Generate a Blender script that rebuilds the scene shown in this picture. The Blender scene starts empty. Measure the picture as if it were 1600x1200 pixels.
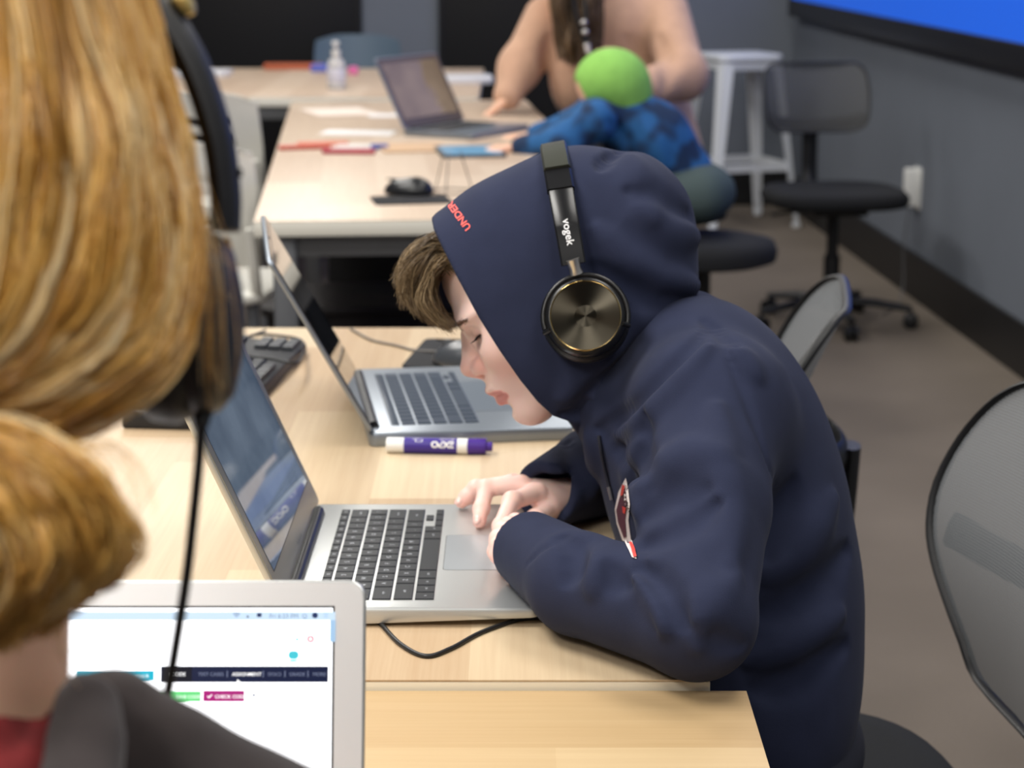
import bpy, bmesh, math, random
import numpy as np
from mathutils import Vector, Matrix, Euler
from mathutils.bvhtree import BVHTree

random.seed(7)
rng = np.random.default_rng(7)
SC = bpy.context.scene
COL = SC.collection

# ------------------------------------------------------------------ camera
F_PX = 3100.0                     # focal length in pixels of the 1600x1200 frame
PITCH = math.atan(720.0 / F_PX)   # the horizon lies 720 px above the middle
CT, ST = math.cos(PITCH), math.sin(PITCH)
CAMZ = 1.331
cam = bpy.data.cameras.new('camera')
cam.sensor_width = 36.0
cam.lens = F_PX / 1600.0 * 36.0
cam.clip_start = 0.05
cam.clip_end = 60.0
cam.dof.use_dof = True
cam.dof.focus_distance = 1.52
cam.dof.aperture_fstop = 9.0
cam_o = bpy.data.objects.new('camera', cam)
cam_o.location = (0, 0, CAMZ)
cam_o.rotation_euler = (math.pi / 2 - PITCH, 0, 0)
COL.objects.link(cam_o)
SC.camera = cam_o

# ------------------------------------------------------------------ light
SC.view_settings.view_transform = 'Standard'
SC.view_settings.look = 'None'
SC.view_settings.gamma = 1.0
SC.view_settings.use_curve_mapping = False
SC.view_settings.exposure = 0.02
world = bpy.data.worlds.new('room_air')
SC.world = world
world.use_nodes = True
world.node_tree.nodes['Background'].inputs[0].default_value = (0.92, 0.95, 1.0, 1)
world.node_tree.nodes['Background'].inputs[1].default_value = 0.13


def ceiling_light(x, y, sx, sy, watts, z=2.75, col=(1.0, 0.965, 0.91)):
    L = bpy.data.lights.new('ceiling_panel', 'AREA')
    L.shape = 'RECTANGLE'
    L.size, L.size_y = sx, sy
    L.energy = watts
    L.color = col
    o = bpy.data.objects.new('ceiling_panel', L)
    o.location = (x, y, z)
    COL.objects.link(o)
    return o


# two rows of ceiling panels running along the room
for yy, w in ((-0.6, 56), (1.5, 50), (3.6, 42), (5.8, 40), (8.0, 32)):
    ceiling_light(-1.15, yy, 0.6, 1.2, w)
    ceiling_light(0.75, yy + 0.4, 0.6, 1.2, w * 0.42)

# ------------------------------------------------------------------ pixel helpers (the photograph's survey)
def P(px, py, d):
    u = (px - 800.0) / F_PX
    w = (600.0 - py) / F_PX
    return Vector((u * d, d * (CT + w * ST), CAMZ + d * (-ST + w * CT)))


def PZ(px, py, z):
    w = (600.0 - py) / F_PX
    return P(px, py, (z - CAMZ) / (-ST + w * CT))


AX_R = np.array([1.0, 0, 0])
AX_U = np.array([0, ST, CT])
AX_N = np.array([0, -CT, ST])     # towards the photographer


# ------------------------------------------------------------------ materials
def lin(c):
    out = []
    for v in c[:3]:
        v = v / 255.0
        out.append(v / 12.92 if v <= 0.04045 else ((v + 0.055) / 1.055) ** 2.4)
    return tuple(out) + (1.0,)


MATS = {}


def mat(name, rgb, rough=0.6, metal=0.0, noise=0.0, nscale=20.0, bump=0.0, bscale=200.0,
        emit=None, estr=0.0, sss=0.0, coat=0.0, sheen=0.0, spec=0.5, alpha=1.0, trans=0.0, stretch=None, ior=1.45):
    if name in MATS:
        return MATS[name]
    m = bpy.data.materials.new(name)
    m.use_nodes = True
    nt = m.node_tree
    b = nt.nodes['Principled BSDF']
    c = lin(rgb)
    b.inputs['Base Color'].default_value = c
    b.inputs['Roughness'].default_value = rough
    b.inputs['Metallic'].default_value = metal
    b.inputs['Specular IOR Level'].default_value = spec
    b.inputs['IOR'].default_value = ior
    b.inputs['Coat Weight'].default_value = coat
    b.inputs['Coat Roughness'].default_value = 0.05
    b.inputs['Sheen Weight'].default_value = sheen
    b.inputs['Alpha'].default_value = alpha
    b.inputs['Transmission Weight'].default_value = trans
    if sss:
        b.inputs['Subsurface Weight'].default_value = sss
        b.inputs['Subsurface Radius'].default_value = (0.012, 0.005, 0.003)
        b.inputs['Subsurface Scale'].default_value = 0.6
    if emit is not None:
        b.inputs['Emission Color'].default_value = lin(emit)
        b.inputs['Emission Strength'].default_value = estr
    if noise or bump:
        tc = nt.nodes.new('ShaderNodeTexCoord')
        src = tc.outputs['Object']
        if stretch:
            mp = nt.nodes.new('ShaderNodeMapping')
            mp.inputs['Scale'].default_value = stretch
            nt.links.new(src, mp.inputs[0])
            src = mp.outputs[0]
    if noise:
        n = nt.nodes.new('ShaderNodeTexNoise')
        n.inputs['Scale'].default_value = nscale
        n.inputs['Detail'].default_value = 4
        nt.links.new(src, n.inputs['Vector'])
        r = nt.nodes.new('ShaderNodeValToRGB')
        r.color_ramp.elements[0].position = 0.3
        r.color_ramp.elements[1].position = 0.7
        r.color_ramp.elements[0].color = tuple(v * (1 - noise) for v in c[:3]) + (1,)
        r.color_ramp.elements[1].color = tuple(min(1, v * (1 + noise)) for v in c[:3]) + (1,)
        nt.links.new(n.outputs['Fac'], r.inputs[0])
        nt.links.new(r.outputs[0], b.inputs['Base Color'])
    if bump:
        n2 = nt.nodes.new('ShaderNodeTexNoise')
        n2.inputs['Scale'].default_value = bscale
        n2.inputs['Detail'].default_value = 3
        nt.links.new(src, n2.inputs['Vector'])
        bp = nt.nodes.new('ShaderNodeBump')
        bp.inputs['Strength'].default_value = bump
        bp.inputs['Distance'].default_value = 0.002
        nt.links.new(n2.outputs['Fac'], bp.inputs['Height'])
        nt.links.new(bp.outputs[0], b.inputs['Normal'])
    MATS[name] = m
    return m


def wood(name, light, dark, axis, plank=0.11, rough=0.42):
    """laminate: strips of slightly different tone running along `axis` (0 = x, 1 = y) with fine grain"""
    m = bpy.data.materials.new(name)
    m.use_nodes = True
    nt = m.node_tree
    b = nt.nodes['Principled BSDF']
    b.inputs['Roughness'].default_value = rough
    N = nt.nodes.new
    L = nt.links.new
    tc = N('ShaderNodeTexCoord')
    sep = N('ShaderNodeSeparateXYZ')
    L(tc.outputs['Object'], sep.inputs[0])
    across, along = (sep.outputs[1], sep.outputs[0]) if axis == 0 else (sep.outputs[0], sep.outputs[1])
    d1 = N('ShaderNodeMath'); d1.operation = 'DIVIDE'; d1.inputs[1].default_value = plank
    L(across, d1.inputs[0])
    f1 = N('ShaderNodeMath'); f1.operation = 'FLOOR'
    L(d1.outputs[0], f1.inputs[0])
    # each strip is cut into lengths, shifted from strip to strip
    sh = N('ShaderNodeMath'); sh.operation = 'MULTIPLY_ADD'; sh.inputs[1].default_value = 0.617
    L(f1.outputs[0], sh.inputs[0])
    al = N('ShaderNodeMath'); al.operation = 'DIVIDE'; al.inputs[1].default_value = 0.62
    L(along, al.inputs[0]); L(al.outputs[0], sh.inputs[2])
    f2 = N('ShaderNodeMath'); f2.operation = 'FLOOR'
    L(sh.outputs[0], f2.inputs[0])
    cb = N('ShaderNodeCombineXYZ')
    L(f1.outputs[0], cb.inputs[0]); L(f2.outputs[0], cb.inputs[1])
    wn = N('ShaderNodeTexWhiteNoise'); wn.noise_dimensions = '2D'
    L(cb.outputs[0], wn.inputs['Vector'])
    mp = N('ShaderNodeMapping')
    mp.inputs['Scale'].default_value = (4, 150, 60) if axis == 0 else (150, 4, 60)
    L(tc.outputs['Object'], mp.inputs[0])
    gr = N('ShaderNodeTexNoise'); gr.inputs['Scale'].default_value = 1.0; gr.inputs['Detail'].default_value = 5
    gr.inputs['Roughness'].default_value = 0.6
    L(mp.outputs[0], gr.inputs['Vector'])
    mx = N('ShaderNodeMath'); mx.operation = 'MULTIPLY_ADD'; mx.inputs[1].default_value = 0.55
    L(wn.outputs['Value'], mx.inputs[0])
    g2 = N('ShaderNodeMath'); g2.operation = 'MULTIPLY'; g2.inputs[1].default_value = 0.55
    L(gr.outputs['Fac'], g2.inputs[0]); L(g2.outputs[0], mx.inputs[2])
    rp = N('ShaderNodeValToRGB')
    rp.color_ramp.elements[0].position = 0.1
    rp.color_ramp.elements[1].position = 0.85
    rp.color_ramp.elements[0].color = lin(dark)
    rp.color_ramp.elements[1].color = lin(light)
    L(mx.outputs[0], rp.inputs[0])
    L(rp.outputs[0], b.inputs['Base Color'])
    bp = N('ShaderNodeBump'); bp.inputs['Strength'].default_value = 0.08; bp.inputs['Distance'].default_value = 0.001
    L(gr.outputs['Fac'], bp.inputs['Height']); L(bp.outputs[0], b.inputs['Normal'])
    return m


def tone_mat(name, stops, rough=0.45, spec=0.4, sss=0.0, attr='tone', aniso=0.0, bump=0.0, bscale=300.0):
    """colour read from the point attribute `tone` through a ramp (strands, lips on skin)"""
    m = bpy.data.materials.new(name)
    m.use_nodes = True
    nt = m.node_tree
    b = nt.nodes['Principled BSDF']
    b.inputs['Roughness'].default_value = rough
    b.inputs['Specular IOR Level'].default_value = spec
    if sss:
        b.inputs['Subsurface Weight'].default_value = sss
        b.inputs['Subsurface Radius'].default_value = (0.012, 0.005, 0.003)
        b.inputs['Subsurface Scale'].default_value = 0.5
    a = nt.nodes.new('ShaderNodeAttribute')
    a.attribute_name = attr
    r = nt.nodes.new('ShaderNodeValToRGB')
    e = r.color_ramp.elements
    while len(e) < len(stops):
        e.new(0.5)
    for i, (p, c) in enumerate(stops):
        e[i].position = p
        e[i].color = lin(c)
    nt.links.new(a.outputs['Fac'], r.inputs[0])
    nt.links.new(r.outputs[0], b.inputs['Base Color'])
    if bump:
        tc = nt.nodes.new('ShaderNodeTexCoord')
        n2 = nt.nodes.new('ShaderNodeTexNoise')
        n2.inputs['Scale'].default_value = bscale
        nt.links.new(tc.outputs['Object'], n2.inputs['Vector'])
        bp = nt.nodes.new('ShaderNodeBump')
        bp.inputs['Strength'].default_value = bump
        bp.inputs['Distance'].default_value = 0.001
        nt.links.new(n2.outputs['Fac'], bp.inputs['Height'])
        nt.links.new(bp.outputs[0], b.inputs['Normal'])
    return m


# ------------------------------------------------------------------ objects and meshes
def tag(o, label=None, cat=None, group=None, kind=None):
    if label: o['label'] = label
    if cat: o['category'] = cat
    if group: o['group'] = group
    if kind: o['kind'] = kind
    return o


def thing(name, label, cat, loc=(0, 0, 0), rotz=0.0, group=None):
    o = bpy.data.objects.new(name, None)
    o.empty_display_size = 0.05
    COL.objects.link(o)
    o.location = loc
    o.rotation_euler = (0, 0, rotz)
    return tag(o, label, cat, group)


def link(name, me, m=None, parent=None, smooth=None, world=False):
    o = bpy.data.objects.new(name, me)
    COL.objects.link(o)
    if m is not None and len(me.materials) == 0:
        me.materials.append(m)
    if smooth is not None:
        me.polygons.foreach_set('use_smooth', [True] * len(me.polygons))
        if smooth < 179:
            me.set_sharp_from_angle(angle=math.radians(smooth))
    if parent is not None:
        o.parent = parent
        if world:                                  # vertices are in room coordinates
            q = parent
            off = Vector((0, 0, 0))
            while q is not None:
                off -= q.location
                q = q.parent
            o.location = off
    return o


def obj(name, bm, m=None, parent=None, smooth=35, world=False):
    me = bpy.data.meshes.new(name)
    bm.normal_update()
    bm.to_mesh(me)
    bm.free()
    return link(name, me, m, parent, smooth, world)


def struct(name, bm, m, smooth=None):
    o = obj(name, bm, m, None, smooth)
    o['kind'] = 'structure'
    return o


def add_box(bm, lo, hi, bevel=0.0, seg=2, M=None):
    r = bmesh.ops.create_cube(bm, size=1.0)
    vs = r['verts']
    c = [(lo[i] + hi[i]) / 2 for i in range(3)]
    s = [hi[i] - lo[i] for i in range(3)]
    for v in vs:
        v.co = Vector((c[0] + v.co.x * s[0], c[1] + v.co.y * s[1], c[2] + v.co.z * s[2]))
    if bevel > 0:
        es = list({e for v in vs for e in v.link_edges})
        rb = bmesh.ops.bevel(bm, geom=es, offset=min(bevel, min(s) * 0.49), segments=seg, profile=0.5, affect='EDGES')
        vs = list({v for f in rb['faces'] for v in f.verts} | {v for v in vs if v.is_valid})
    if M is not None:
        for v in vs:
            v.co = M @ v.co
    return vs


def box(lo, hi, bevel=0.0, seg=2, M=None):
    bm = bmesh.new()
    add_box(bm, lo, hi, bevel, seg, M)
    return bm


def rring(w, h, r, n=6):
    """rounded rectangle outline centred on the origin"""
    pts = []
    for cx, cy, a0 in ((w / 2 - r, h / 2 - r, 0), (-w / 2 + r, h / 2 - r, 90), (-w / 2 + r, -h / 2 + r, 180), (w / 2 - r, -h / 2 + r, 270)):
        for i in range(n + 1):
            a = math.radians(a0 + 90 * i / n)
            pts.append((cx + r * math.cos(a), cy + r * math.sin(a)))
    return pts


def add_prism(bm, pts, z0, z1, M=None, edge=0.0):
    """extrude a closed outline from z0 to z1; edge > 0 rounds the rims a little"""
    n = len(pts)
    rings = []
    if edge > 0:
        cx = sum(p[0] for p in pts) / n; cy = sum(p[1] for p in pts) / n
        def ins(e):
            out = []
            for i in range(n):
                a = Vector(pts[i - 1]); b = Vector(pts[i]); c = Vector(pts[(i + 1) % n])
                t = (c - a)
                if t.length < 1e-9: t = Vector((1, 0))
                nn = Vector((-t.y, t.x)).normalized()
                out.append((b.x + nn.x * e, b.y + nn.y * e))
            return out
        prof = [(z0, edge), (z0 + edge * 0.3, edge * 0.3), (z0 + edge, 0), (z1 - edge, 0), (z1 - edge * 0.3, edge * 0.3), (z1, edge)]
        for z, e in prof:
            q = ins(e) if e else pts
            rings.append([bm.verts.new((x, y, z)) for x, y in q])
    else:
        rings = [[bm.verts.new((x, y, z)) for x, y in pts] for z in (z0, z1)]
    for a, b in zip(rings[:-1], rings[1:]):
        for i in range(n):
            bm.faces.new((a[i], a[(i + 1) % n], b[(i + 1) % n], b[i]))
    bm.faces.new(rings[0][::-1])
    bm.faces.new(rings[-1])
    if M is not None:
        for r in rings:
            for v in r:
                v.co = M @ v.co


def prism(pts, z0, z1, M=None, edge=0.0):
    bm = bmesh.new()
    add_prism(bm, pts, z0, z1, M, edge)
    return bm


def catmull(pts, n=8):
    pts = [Vector(p) for p in pts]
    if len(pts) < 3:
        return pts
    out = []
    q = [pts[0] * 2 - pts[1]] + pts + [pts[-1] * 2 - pts[-2]]
    for i in range(1, len(q) - 2):
        p0, p1, p2, p3 = q[i - 1], q[i], q[i + 1], q[i + 2]
        for k in range(n):
            t = k / n
            out.append(0.5 * ((2 * p1) + (p2 - p0) * t + (2 * p0 - 5 * p1 + 4 * p2 - p3) * t * t + (3 * p1 - p0 - 3 * p2 + p3) * t ** 3))
    out.append(pts[-1])
    return out


def add_tube(bm, path, r, n=8, up=None, sx=1.0, sy=1.0, caps=True):
    """sweep an ellipse (r*sx across, r*sy along `up`) along the path; r may be a list"""
    path = [Vector(p) for p in path]
    m = len(path)
    rr = r if isinstance(r, (list, tuple)) else [r] * m
    rings = []
    t0 = (path[1] - path[0]).normalized()
    ref = Vector(up) if up is not None else (Vector((0, 0, 1)) if abs(t0.z) < 0.9 else Vector((1, 0, 0)))
    for i in range(m):
        t = (path[min(i + 1, m - 1)] - path[max(i - 1, 0)]).normalized()
        nb = (ref - t * ref.dot(t))
        if nb.length < 1e-6:
            nb = t.orthogonal()
        nb.normalize()
        bb = t.cross(nb)
        if up is None:
            ref = nb
        rings.append([bm.verts.new(path[i] + (bb * math.cos(2 * math.pi * k / n) * sx + nb * math.sin(2 * math.pi * k / n) * sy) * rr[i]) for k in range(n)])
    for a, b in zip(rings[:-1], rings[1:]):
        for k in range(n):
            bm.faces.new((a[k], a[(k + 1) % n], b[(k + 1) % n], b[k]))
    if caps:
        bm.faces.new(rings[0][::-1])
        bm.faces.new(rings[-1])


def tube(path, r, n=8, **kw):
    bm = bmesh.new()
    add_tube(bm, path, r, n, **kw)
    return bm


def add_lathe(bm, prof, n=24, M=None, caps=True):
    """revolve (radius, height) pairs about local z"""
    rings = []
    for r, z in prof:
        rings.append([bm.verts.new((max(r, 1e-5) * math.cos(2 * math.pi * k / n), max(r, 1e-5) * math.sin(2 * math.pi * k / n), z)) for k in range(n)])
    for a, b in zip(rings[:-1], rings[1:]):
        for k in range(n):
            bm.faces.new((a[k], a[(k + 1) % n], b[(k + 1) % n], b[k]))
    if caps:
        bm.faces.new(rings[0][::-1])
        bm.faces.new(rings[-1])
    else:
        for k in range(n):
            bm.faces.new((rings[-1][k], rings[-1][(k + 1) % n], rings[0][(k + 1) % n], rings[0][k]))
    if M is not None:
        for r in rings:
            for v in r:
                v.co = M @ v.co


def lathe(prof, n=24, M=None, caps=True):
    bm = bmesh.new()
    add_lathe(bm, prof, n, M, caps)
    return bm


def bar(a, b, w, h, up=(0, 0, 1), bevel=0.0):
    """a straight bar of rectangular section from a to b"""
    a, b = Vector(a), Vector(b)
    d = b - a
    z = d.normalized()
    x = Vector(up).cross(z)
    if x.length < 1e-6:
        x = Vector((1, 0, 0))
    x.normalize()
    y = z.cross(x)
    M = Matrix((x, y, z)).transposed().to_4x4()
    M.translation = a
    return box((-w / 2, -h / 2, 0), (w / 2, h / 2, d.length), bevel, 2, M)


def frame(o, x, y, z):
    M = Matrix((Vector(x), Vector(y), Vector(z))).transposed().to_4x4()
    M.translation = Vector(o)
    return M


def children(o):
    return [c for c in COL.objects if c.parent == o]


def copy_tree(o, parent=None):
    c = o.copy()
    COL.objects.link(c)
    c.parent = parent
    for ch in list(o.children):
        copy_tree(ch, c)
    return c


def text_mesh(body, size, extrude=0.0, align='LEFT', spacing=1.0, bold=0.0):
    cu = bpy.data.curves.new('txt', 'FONT')
    cu.body = body
    cu.size = size
    cu.extrude = extrude
    cu.align_x = align
    cu.space_character = spacing
    cu.offset = bold
    cu.resolution_u = 3
    o = bpy.data.objects.new('txt', cu)
    COL.objects.link(o)
    dg = bpy.context.evaluated_depsgraph_get()
    me = bpy.data.meshes.new_from_object(o.evaluated_get(dg))
    bpy.data.objects.remove(o)
    bpy.data.curves.remove(cu)
    return me


# ------------------------------------------------------------------ implicit modelling
def smin(a, b, k):
    if k <= 0:
        return np.minimum(a, b)
    h = np.maximum(k - np.abs(a - b), 0) / k
    return np.minimum(a, b) - h * h * (k * 0.25)


def smax(a, b, k):
    return -smin(-a, -b, k)


class Field:
    def __init__(s, lo, hi, res):
        s.lo = np.array(lo, float)
        s.res = res
        s.n = np.ceil((np.array(hi, float) - s.lo) / res).astype(int) + 1
        s.ax = [(s.lo[i] + np.arange(s.n[i]) * res).astype(np.float32) for i in range(3)]
        s.d = np.full(s.n, 1.0, np.float32)

    def sl(s, lo, hi):
        out = []
        for i in range(3):
            a = int(max(0, math.floor((lo[i] - s.lo[i]) / s.res)))
            b = int(min(s.n[i], math.ceil((hi[i] - s.lo[i]) / s.res) + 1))
            out.append(slice(a, max(a, b)))
        return tuple(out)

    def xyz(s, sl):
        return s.ax[0][sl[0]][:, None, None], s.ax[1][sl[1]][None, :, None], s.ax[2][sl[2]][None, None, :]

    def apply(s, fn, lo, hi, k, op='u'):
        m = k + 3 * s.res
        sl = s.sl(np.array(lo) - m, np.array(hi) + m)
        if any(q.stop <= q.start for q in sl):
            return
        v = fn(*s.xyz(sl))
        a = s.d[sl]
        if op == 'u':
            s.d[sl] = smin(a, v, k)
        elif op == 's':
            s.d[sl] = smax(a, -v, k)

    @staticmethod
    def capfn(a, b, ra, rb):
        a = np.array(a, float); b = np.array(b, float)
        ba = b - a
        L2 = float(ba @ ba) + 1e-12
        def fn(X, Y, Z):
            t = np.clip(((X - a[0]) * ba[0] + (Y - a[1]) * ba[1] + (Z - a[2]) * ba[2]) / L2, 0, 1)
            dx = X - a[0] - t * ba[0]; dy = Y - a[1] - t * ba[1]; dz = Z - a[2] - t * ba[2]
            return (np.sqrt(dx * dx + dy * dy + dz * dz) - (ra + t * (rb - ra))).astype(np.float32)
        return fn

    def cap(s, a, b, ra, rb=None, k=0.01, op='u'):
        rb = ra if rb is None else rb
        a = np.array(a, float); b = np.array(b, float)
        R = max(ra, rb)
        s.apply(s.capfn(a, b, ra, rb), np.minimum(a, b) - R, np.maximum(a, b) + R, k, op)

    def chain(s, pts, rad, k=0.01):
        for i in range(len(pts) - 1):
            s.cap(pts[i], pts[i + 1], rad[i], rad[i + 1], k)

    @staticmethod
    def ellfn(c, r, rot=None):
        c = np.array(c, float); r = np.array(r, float)
        Rm = np.eye(3) if rot is None else np.array(rot, float)   # rows = local axes
        def fn(X, Y, Z):
            x = X - c[0]; y = Y - c[1]; z = Z - c[2]
            if rot is None:
                q = (x / r[0], y / r[1], z / r[2])
            else:
                q = tuple((Rm[i, 0] * x + Rm[i, 1] * y + Rm[i, 2] * z) / r[i] for i in range(3))
            k0 = np.sqrt(q[0] ** 2 + q[1] ** 2 + q[2] ** 2)
            k1 = np.sqrt((q[0] / r[0]) ** 2 + (q[1] / r[1]) ** 2 + (q[2] / r[2]) ** 2) + 1e-9
            return (k0 * (k0 - 1) / k1).astype(np.float32)
        return fn

    def ell(s, c, r, k=0.01, rot=None, op='u'):
        R = max(r) if rot is not None else None
        c = np.array(c, float)
        ext = np.array(r, float) if R is None else np.array([R] * 3)
        s.apply(s.ellfn(c, r, rot), c - ext, c + ext, k, op)

    def plane(s, p, n, lo=None, hi=None, k=0.0):
        """cut away the side the normal points to"""
        sl = s.sl(lo if lo is not None else s.lo, hi if hi is not None else s.lo + s.n * s.res)
        X, Y, Z = s.xyz(sl)
        v = ((X - p[0]) * n[0] + (Y - p[1]) * n[1] + (Z - p[2]) * n[2]).astype(np.float32)
        s.d[sl] = smax(s.d[sl], v, k)

    def sample(s, pts):
        q = (np.asarray(pts, float) - s.lo) / s.res
        i = np.floor(q).astype(int)
        ok = np.all((i >= 0) & (i < s.n - 1), axis=1)
        i = np.clip(i, 0, s.n - 2)
        f = q - i
        out = np.zeros(len(q))
        for a in (0, 1):
            for b in (0, 1):
                for c in (0, 1):
                    w = (f[:, 0] if a else 1 - f[:, 0]) * (f[:, 1] if b else 1 - f[:, 1]) * (f[:, 2] if c else 1 - f[:, 2])
                    out += w * s.d[i[:, 0] + a, i[:, 1] + b, i[:, 2] + c]
        out[~ok] = 1.0
        return out

    def groove(s, pts, depth, width):
        """press a soft crease (depth > 0) or raise a ridge (depth < 0) along surface points"""
        pts = np.asarray(pts, float)
        if len(pts) < 2:
            return
        for i in range(len(pts) - 1):
            pass
        lo = pts.min(0) - 3 * width; hi = pts.max(0) + 3 * width
        sl = s.sl(lo, hi)
        X, Y, Z = s.xyz(sl)
        best = None
        n = len(pts)
        for i, p in enumerate(pts):
            w = width * (0.35 + 0.65 * math.sin(math.pi * (i + 0.5) / n))
            v = ((X - p[0]) ** 2 + (Y - p[1]) ** 2 + (Z - p[2]) ** 2) / (w * w)
            best = v if best is None else np.minimum(best, v)
        s.d[sl] += (depth * np.exp(-best)).astype(np.float32)

    def mesh(s):
        d = s.d
        sg = d < 0
        nx, ny, nz = d.shape
        cnt = np.zeros((nx - 1, ny - 1, nz - 1), np.int8)
        corners = [(a, b, c) for a in (0, 1) for b in (0, 1) for c in (0, 1)]
        for a, b, c in corners:
            cnt += sg[a:nx - 1 + a, b:ny - 1 + b, c:nz - 1 + c]
        act = (cnt > 0) & (cnt < 8)
        I = np.argwhere(act)
        idx = np.full(act.shape, -1, np.int32)
        idx[act] = np.arange(len(I))
        val = np.stack([d[I[:, 0] + a, I[:, 1] + b, I[:, 2] + c] for a, b, c in corners], 1).astype(float)
        pos = np.zeros((len(I), 3)); wt = np.zeros(len(I))
        for i in range(8):
            for j in range(i + 1, 8):
                ci, cj = np.array(corners[i]), np.array(corners[j])
                if np.abs(ci - cj).sum() != 1:
                    continue
                m = (val[:, i] < 0) != (val[:, j] < 0)
                t = val[m, i] / (val[m, i] - val[m, j])
                pos[m] += ci + t[:, None] * (cj - ci)
                wt[m] += 1
        V = s.lo + (I + pos / wt[:, None]) * s.res
        quads = []
        for ax in range(3):
            o1, o2 = [(1, 2), (2, 0), (0, 1)][ax]
            sh = [slice(None)] * 3; sh2 = [slice(None)] * 3
            sh[ax] = slice(0, -1); sh2[ax] = slice(1, None)
            A = sg[tuple(sh)]; B = sg[tuple(sh2)]
            E = np.argwhere(A != B)
            e1 = E[:, o1]; e2 = E[:, o2]
            n1 = act.shape[o1]; n2 = act.shape[o2]
            ok = (e1 >= 1) & (e2 >= 1) & (e1 < n1) & (e2 < n2)
            E = E[ok]
            flip = B[E[:, 0], E[:, 1], E[:, 2]]
            def cell(d1, d2):
                q = E.copy(); q[:, o1] -= d1; q[:, o2] -= d2
                return idx[q[:, 0], q[:, 1], q[:, 2]]
            Q = np.stack([cell(1, 1), cell(0, 1), cell(0, 0), cell(1, 0)], 1)
            Q[flip] = Q[flip][:, ::-1]
            quads.append(Q)
        return V, np.concatenate(quads)


def relax(V, Q, it=2, lam=0.5):
    e = np.concatenate([Q[:, [0, 1]], Q[:, [1, 2]], Q[:, [2, 3]], Q[:, [3, 0]]])
    n = len(V)
    for _ in range(it):
        for l in (lam, -lam * 1.04):
            acc = np.zeros_like(V)
            c = np.bincount(e[:, 0], minlength=n) + np.bincount(e[:, 1], minlength=n)
            for k in range(3):
                acc[:, k] = np.bincount(e[:, 0], V[e[:, 1], k], n) + np.bincount(e[:, 1], V[e[:, 0], k], n)
            V = V + l * (acc / np.maximum(c, 1)[:, None] - V)
    return V


def np_mesh(name, V, Q, attrs=None):
    me = bpy.data.meshes.new(name)
    Q = np.asarray(Q, np.int32)
    me.vertices.add(len(V))
    me.vertices.foreach_set('co', np.asarray(V, np.float32).ravel())
    k = Q.shape[1]
    me.loops.add(Q.size)
    me.loops.foreach_set('vertex_index', Q.ravel())
    me.polygons.add(len(Q))
    me.polygons.foreach_set('loop_start', np.arange(len(Q), dtype=np.int32) * k)
    me.polygons.foreach_set('loop_total', np.full(len(Q), k, np.int32))
    for nme, a in (attrs or {}).items():
        at = me.attributes.new(nme, 'FLOAT', 'POINT')
        at.data.foreach_set('value', np.asarray(a, np.float32))
    me.update(calc_edges=True)
    me.validate()
    return me


def field_obj(name, fld, m, parent, M=None, it=2, attr=None):
    V, Q = fld.mesh()
    V = relax(V, Q, it)
    at = {'tone': attr(V)} if attr is not None else None
    if M is not None:
        V = V @ M[0].T + M[1]
    me = np_mesh(name, V, Q, at)
    return link(name, me, m, parent, 180, world=True)


def pixline(pts, n=10):
    """densify a pixel polyline"""
    out = []
    for (x0, y0), (x1, y1) in zip(pts[:-1], pts[1:]):
        L = max(2, int(math.hypot(x1 - x0, y1 - y0) / n))
        for i in range(L):
            out.append((x0 + (x1 - x0) * i / L, y0 + (y1 - y0) * i / L))
    out.append(pts[-1])
    return out


def cast(fld, px, py, d0, d1, M=None, n=160):
    ds = np.linspace(d0, d1, n)
    pts = np.array([P(px, py, q) for q in ds])
    loc = pts if M is None else (pts - M[1]) @ M[0]
    v = fld.sample(loc)
    ins = np.where(v < 0)[0]
    if len(ins) == 0 or ins[0] == 0:
        return None
    i = ins[0]
    t = v[i - 1] / (v[i - 1] - v[i] + 1e-12)
    return loc[i - 1] + (loc[i] - loc[i - 1]) * t


def fold(fld, line, depth, width, d0, d1, M=None):
    pts = [cast(fld, x, y, d0, d1, M) for x, y in pixline(line, 5)]
    pts = [p for p in pts if p is not None]
    if len(pts) > 1:
        fld.groove(pts, depth, width)


def strands(name, paths, radii, m, parent, tone, sides=3, world=True):
    """paths (N, M, 3), radii (N, M): one mesh of thin tapering tubes"""
    paths = np.asarray(paths, float)
    N, Mn, _ = paths.shape
    T = np.gradient(paths, axis=1)
    T /= np.linalg.norm(T, axis=2, keepdims=True) + 1e-9
    ref = rng.normal(size=(N, 1, 3))
    A = ref - T * (ref * T).sum(2, keepdims=True)
    A /= np.linalg.norm(A, axis=2, keepdims=True) + 1e-9
    B = np.cross(T, A)
    V = np.zeros((N, Mn, sides, 3))
    for k in range(sides):
        a = 2 * math.pi * k / sides
        V[:, :, k] = paths + (A * math.cos(a) + B * math.sin(a)) * np.asarray(radii)[:, :, None]
    ids = np.arange(N * Mn * sides).reshape(N, Mn, sides)
    Q = []
    for k in range(sides):
        k2 = (k + 1) % sides
        Q.append(np.stack([ids[:, :-1, k], ids[:, :-1, k2], ids[:, 1:, k2], ids[:, 1:, k]], -1).reshape(-1, 4))
    tn = np.repeat(np.asarray(tone, float), Mn * sides)
    me = np_mesh(name, V.reshape(-1, 3), np.concatenate(Q), {'tone': tn})
    return link(name, me, m, parent, 180, world=world)


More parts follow.
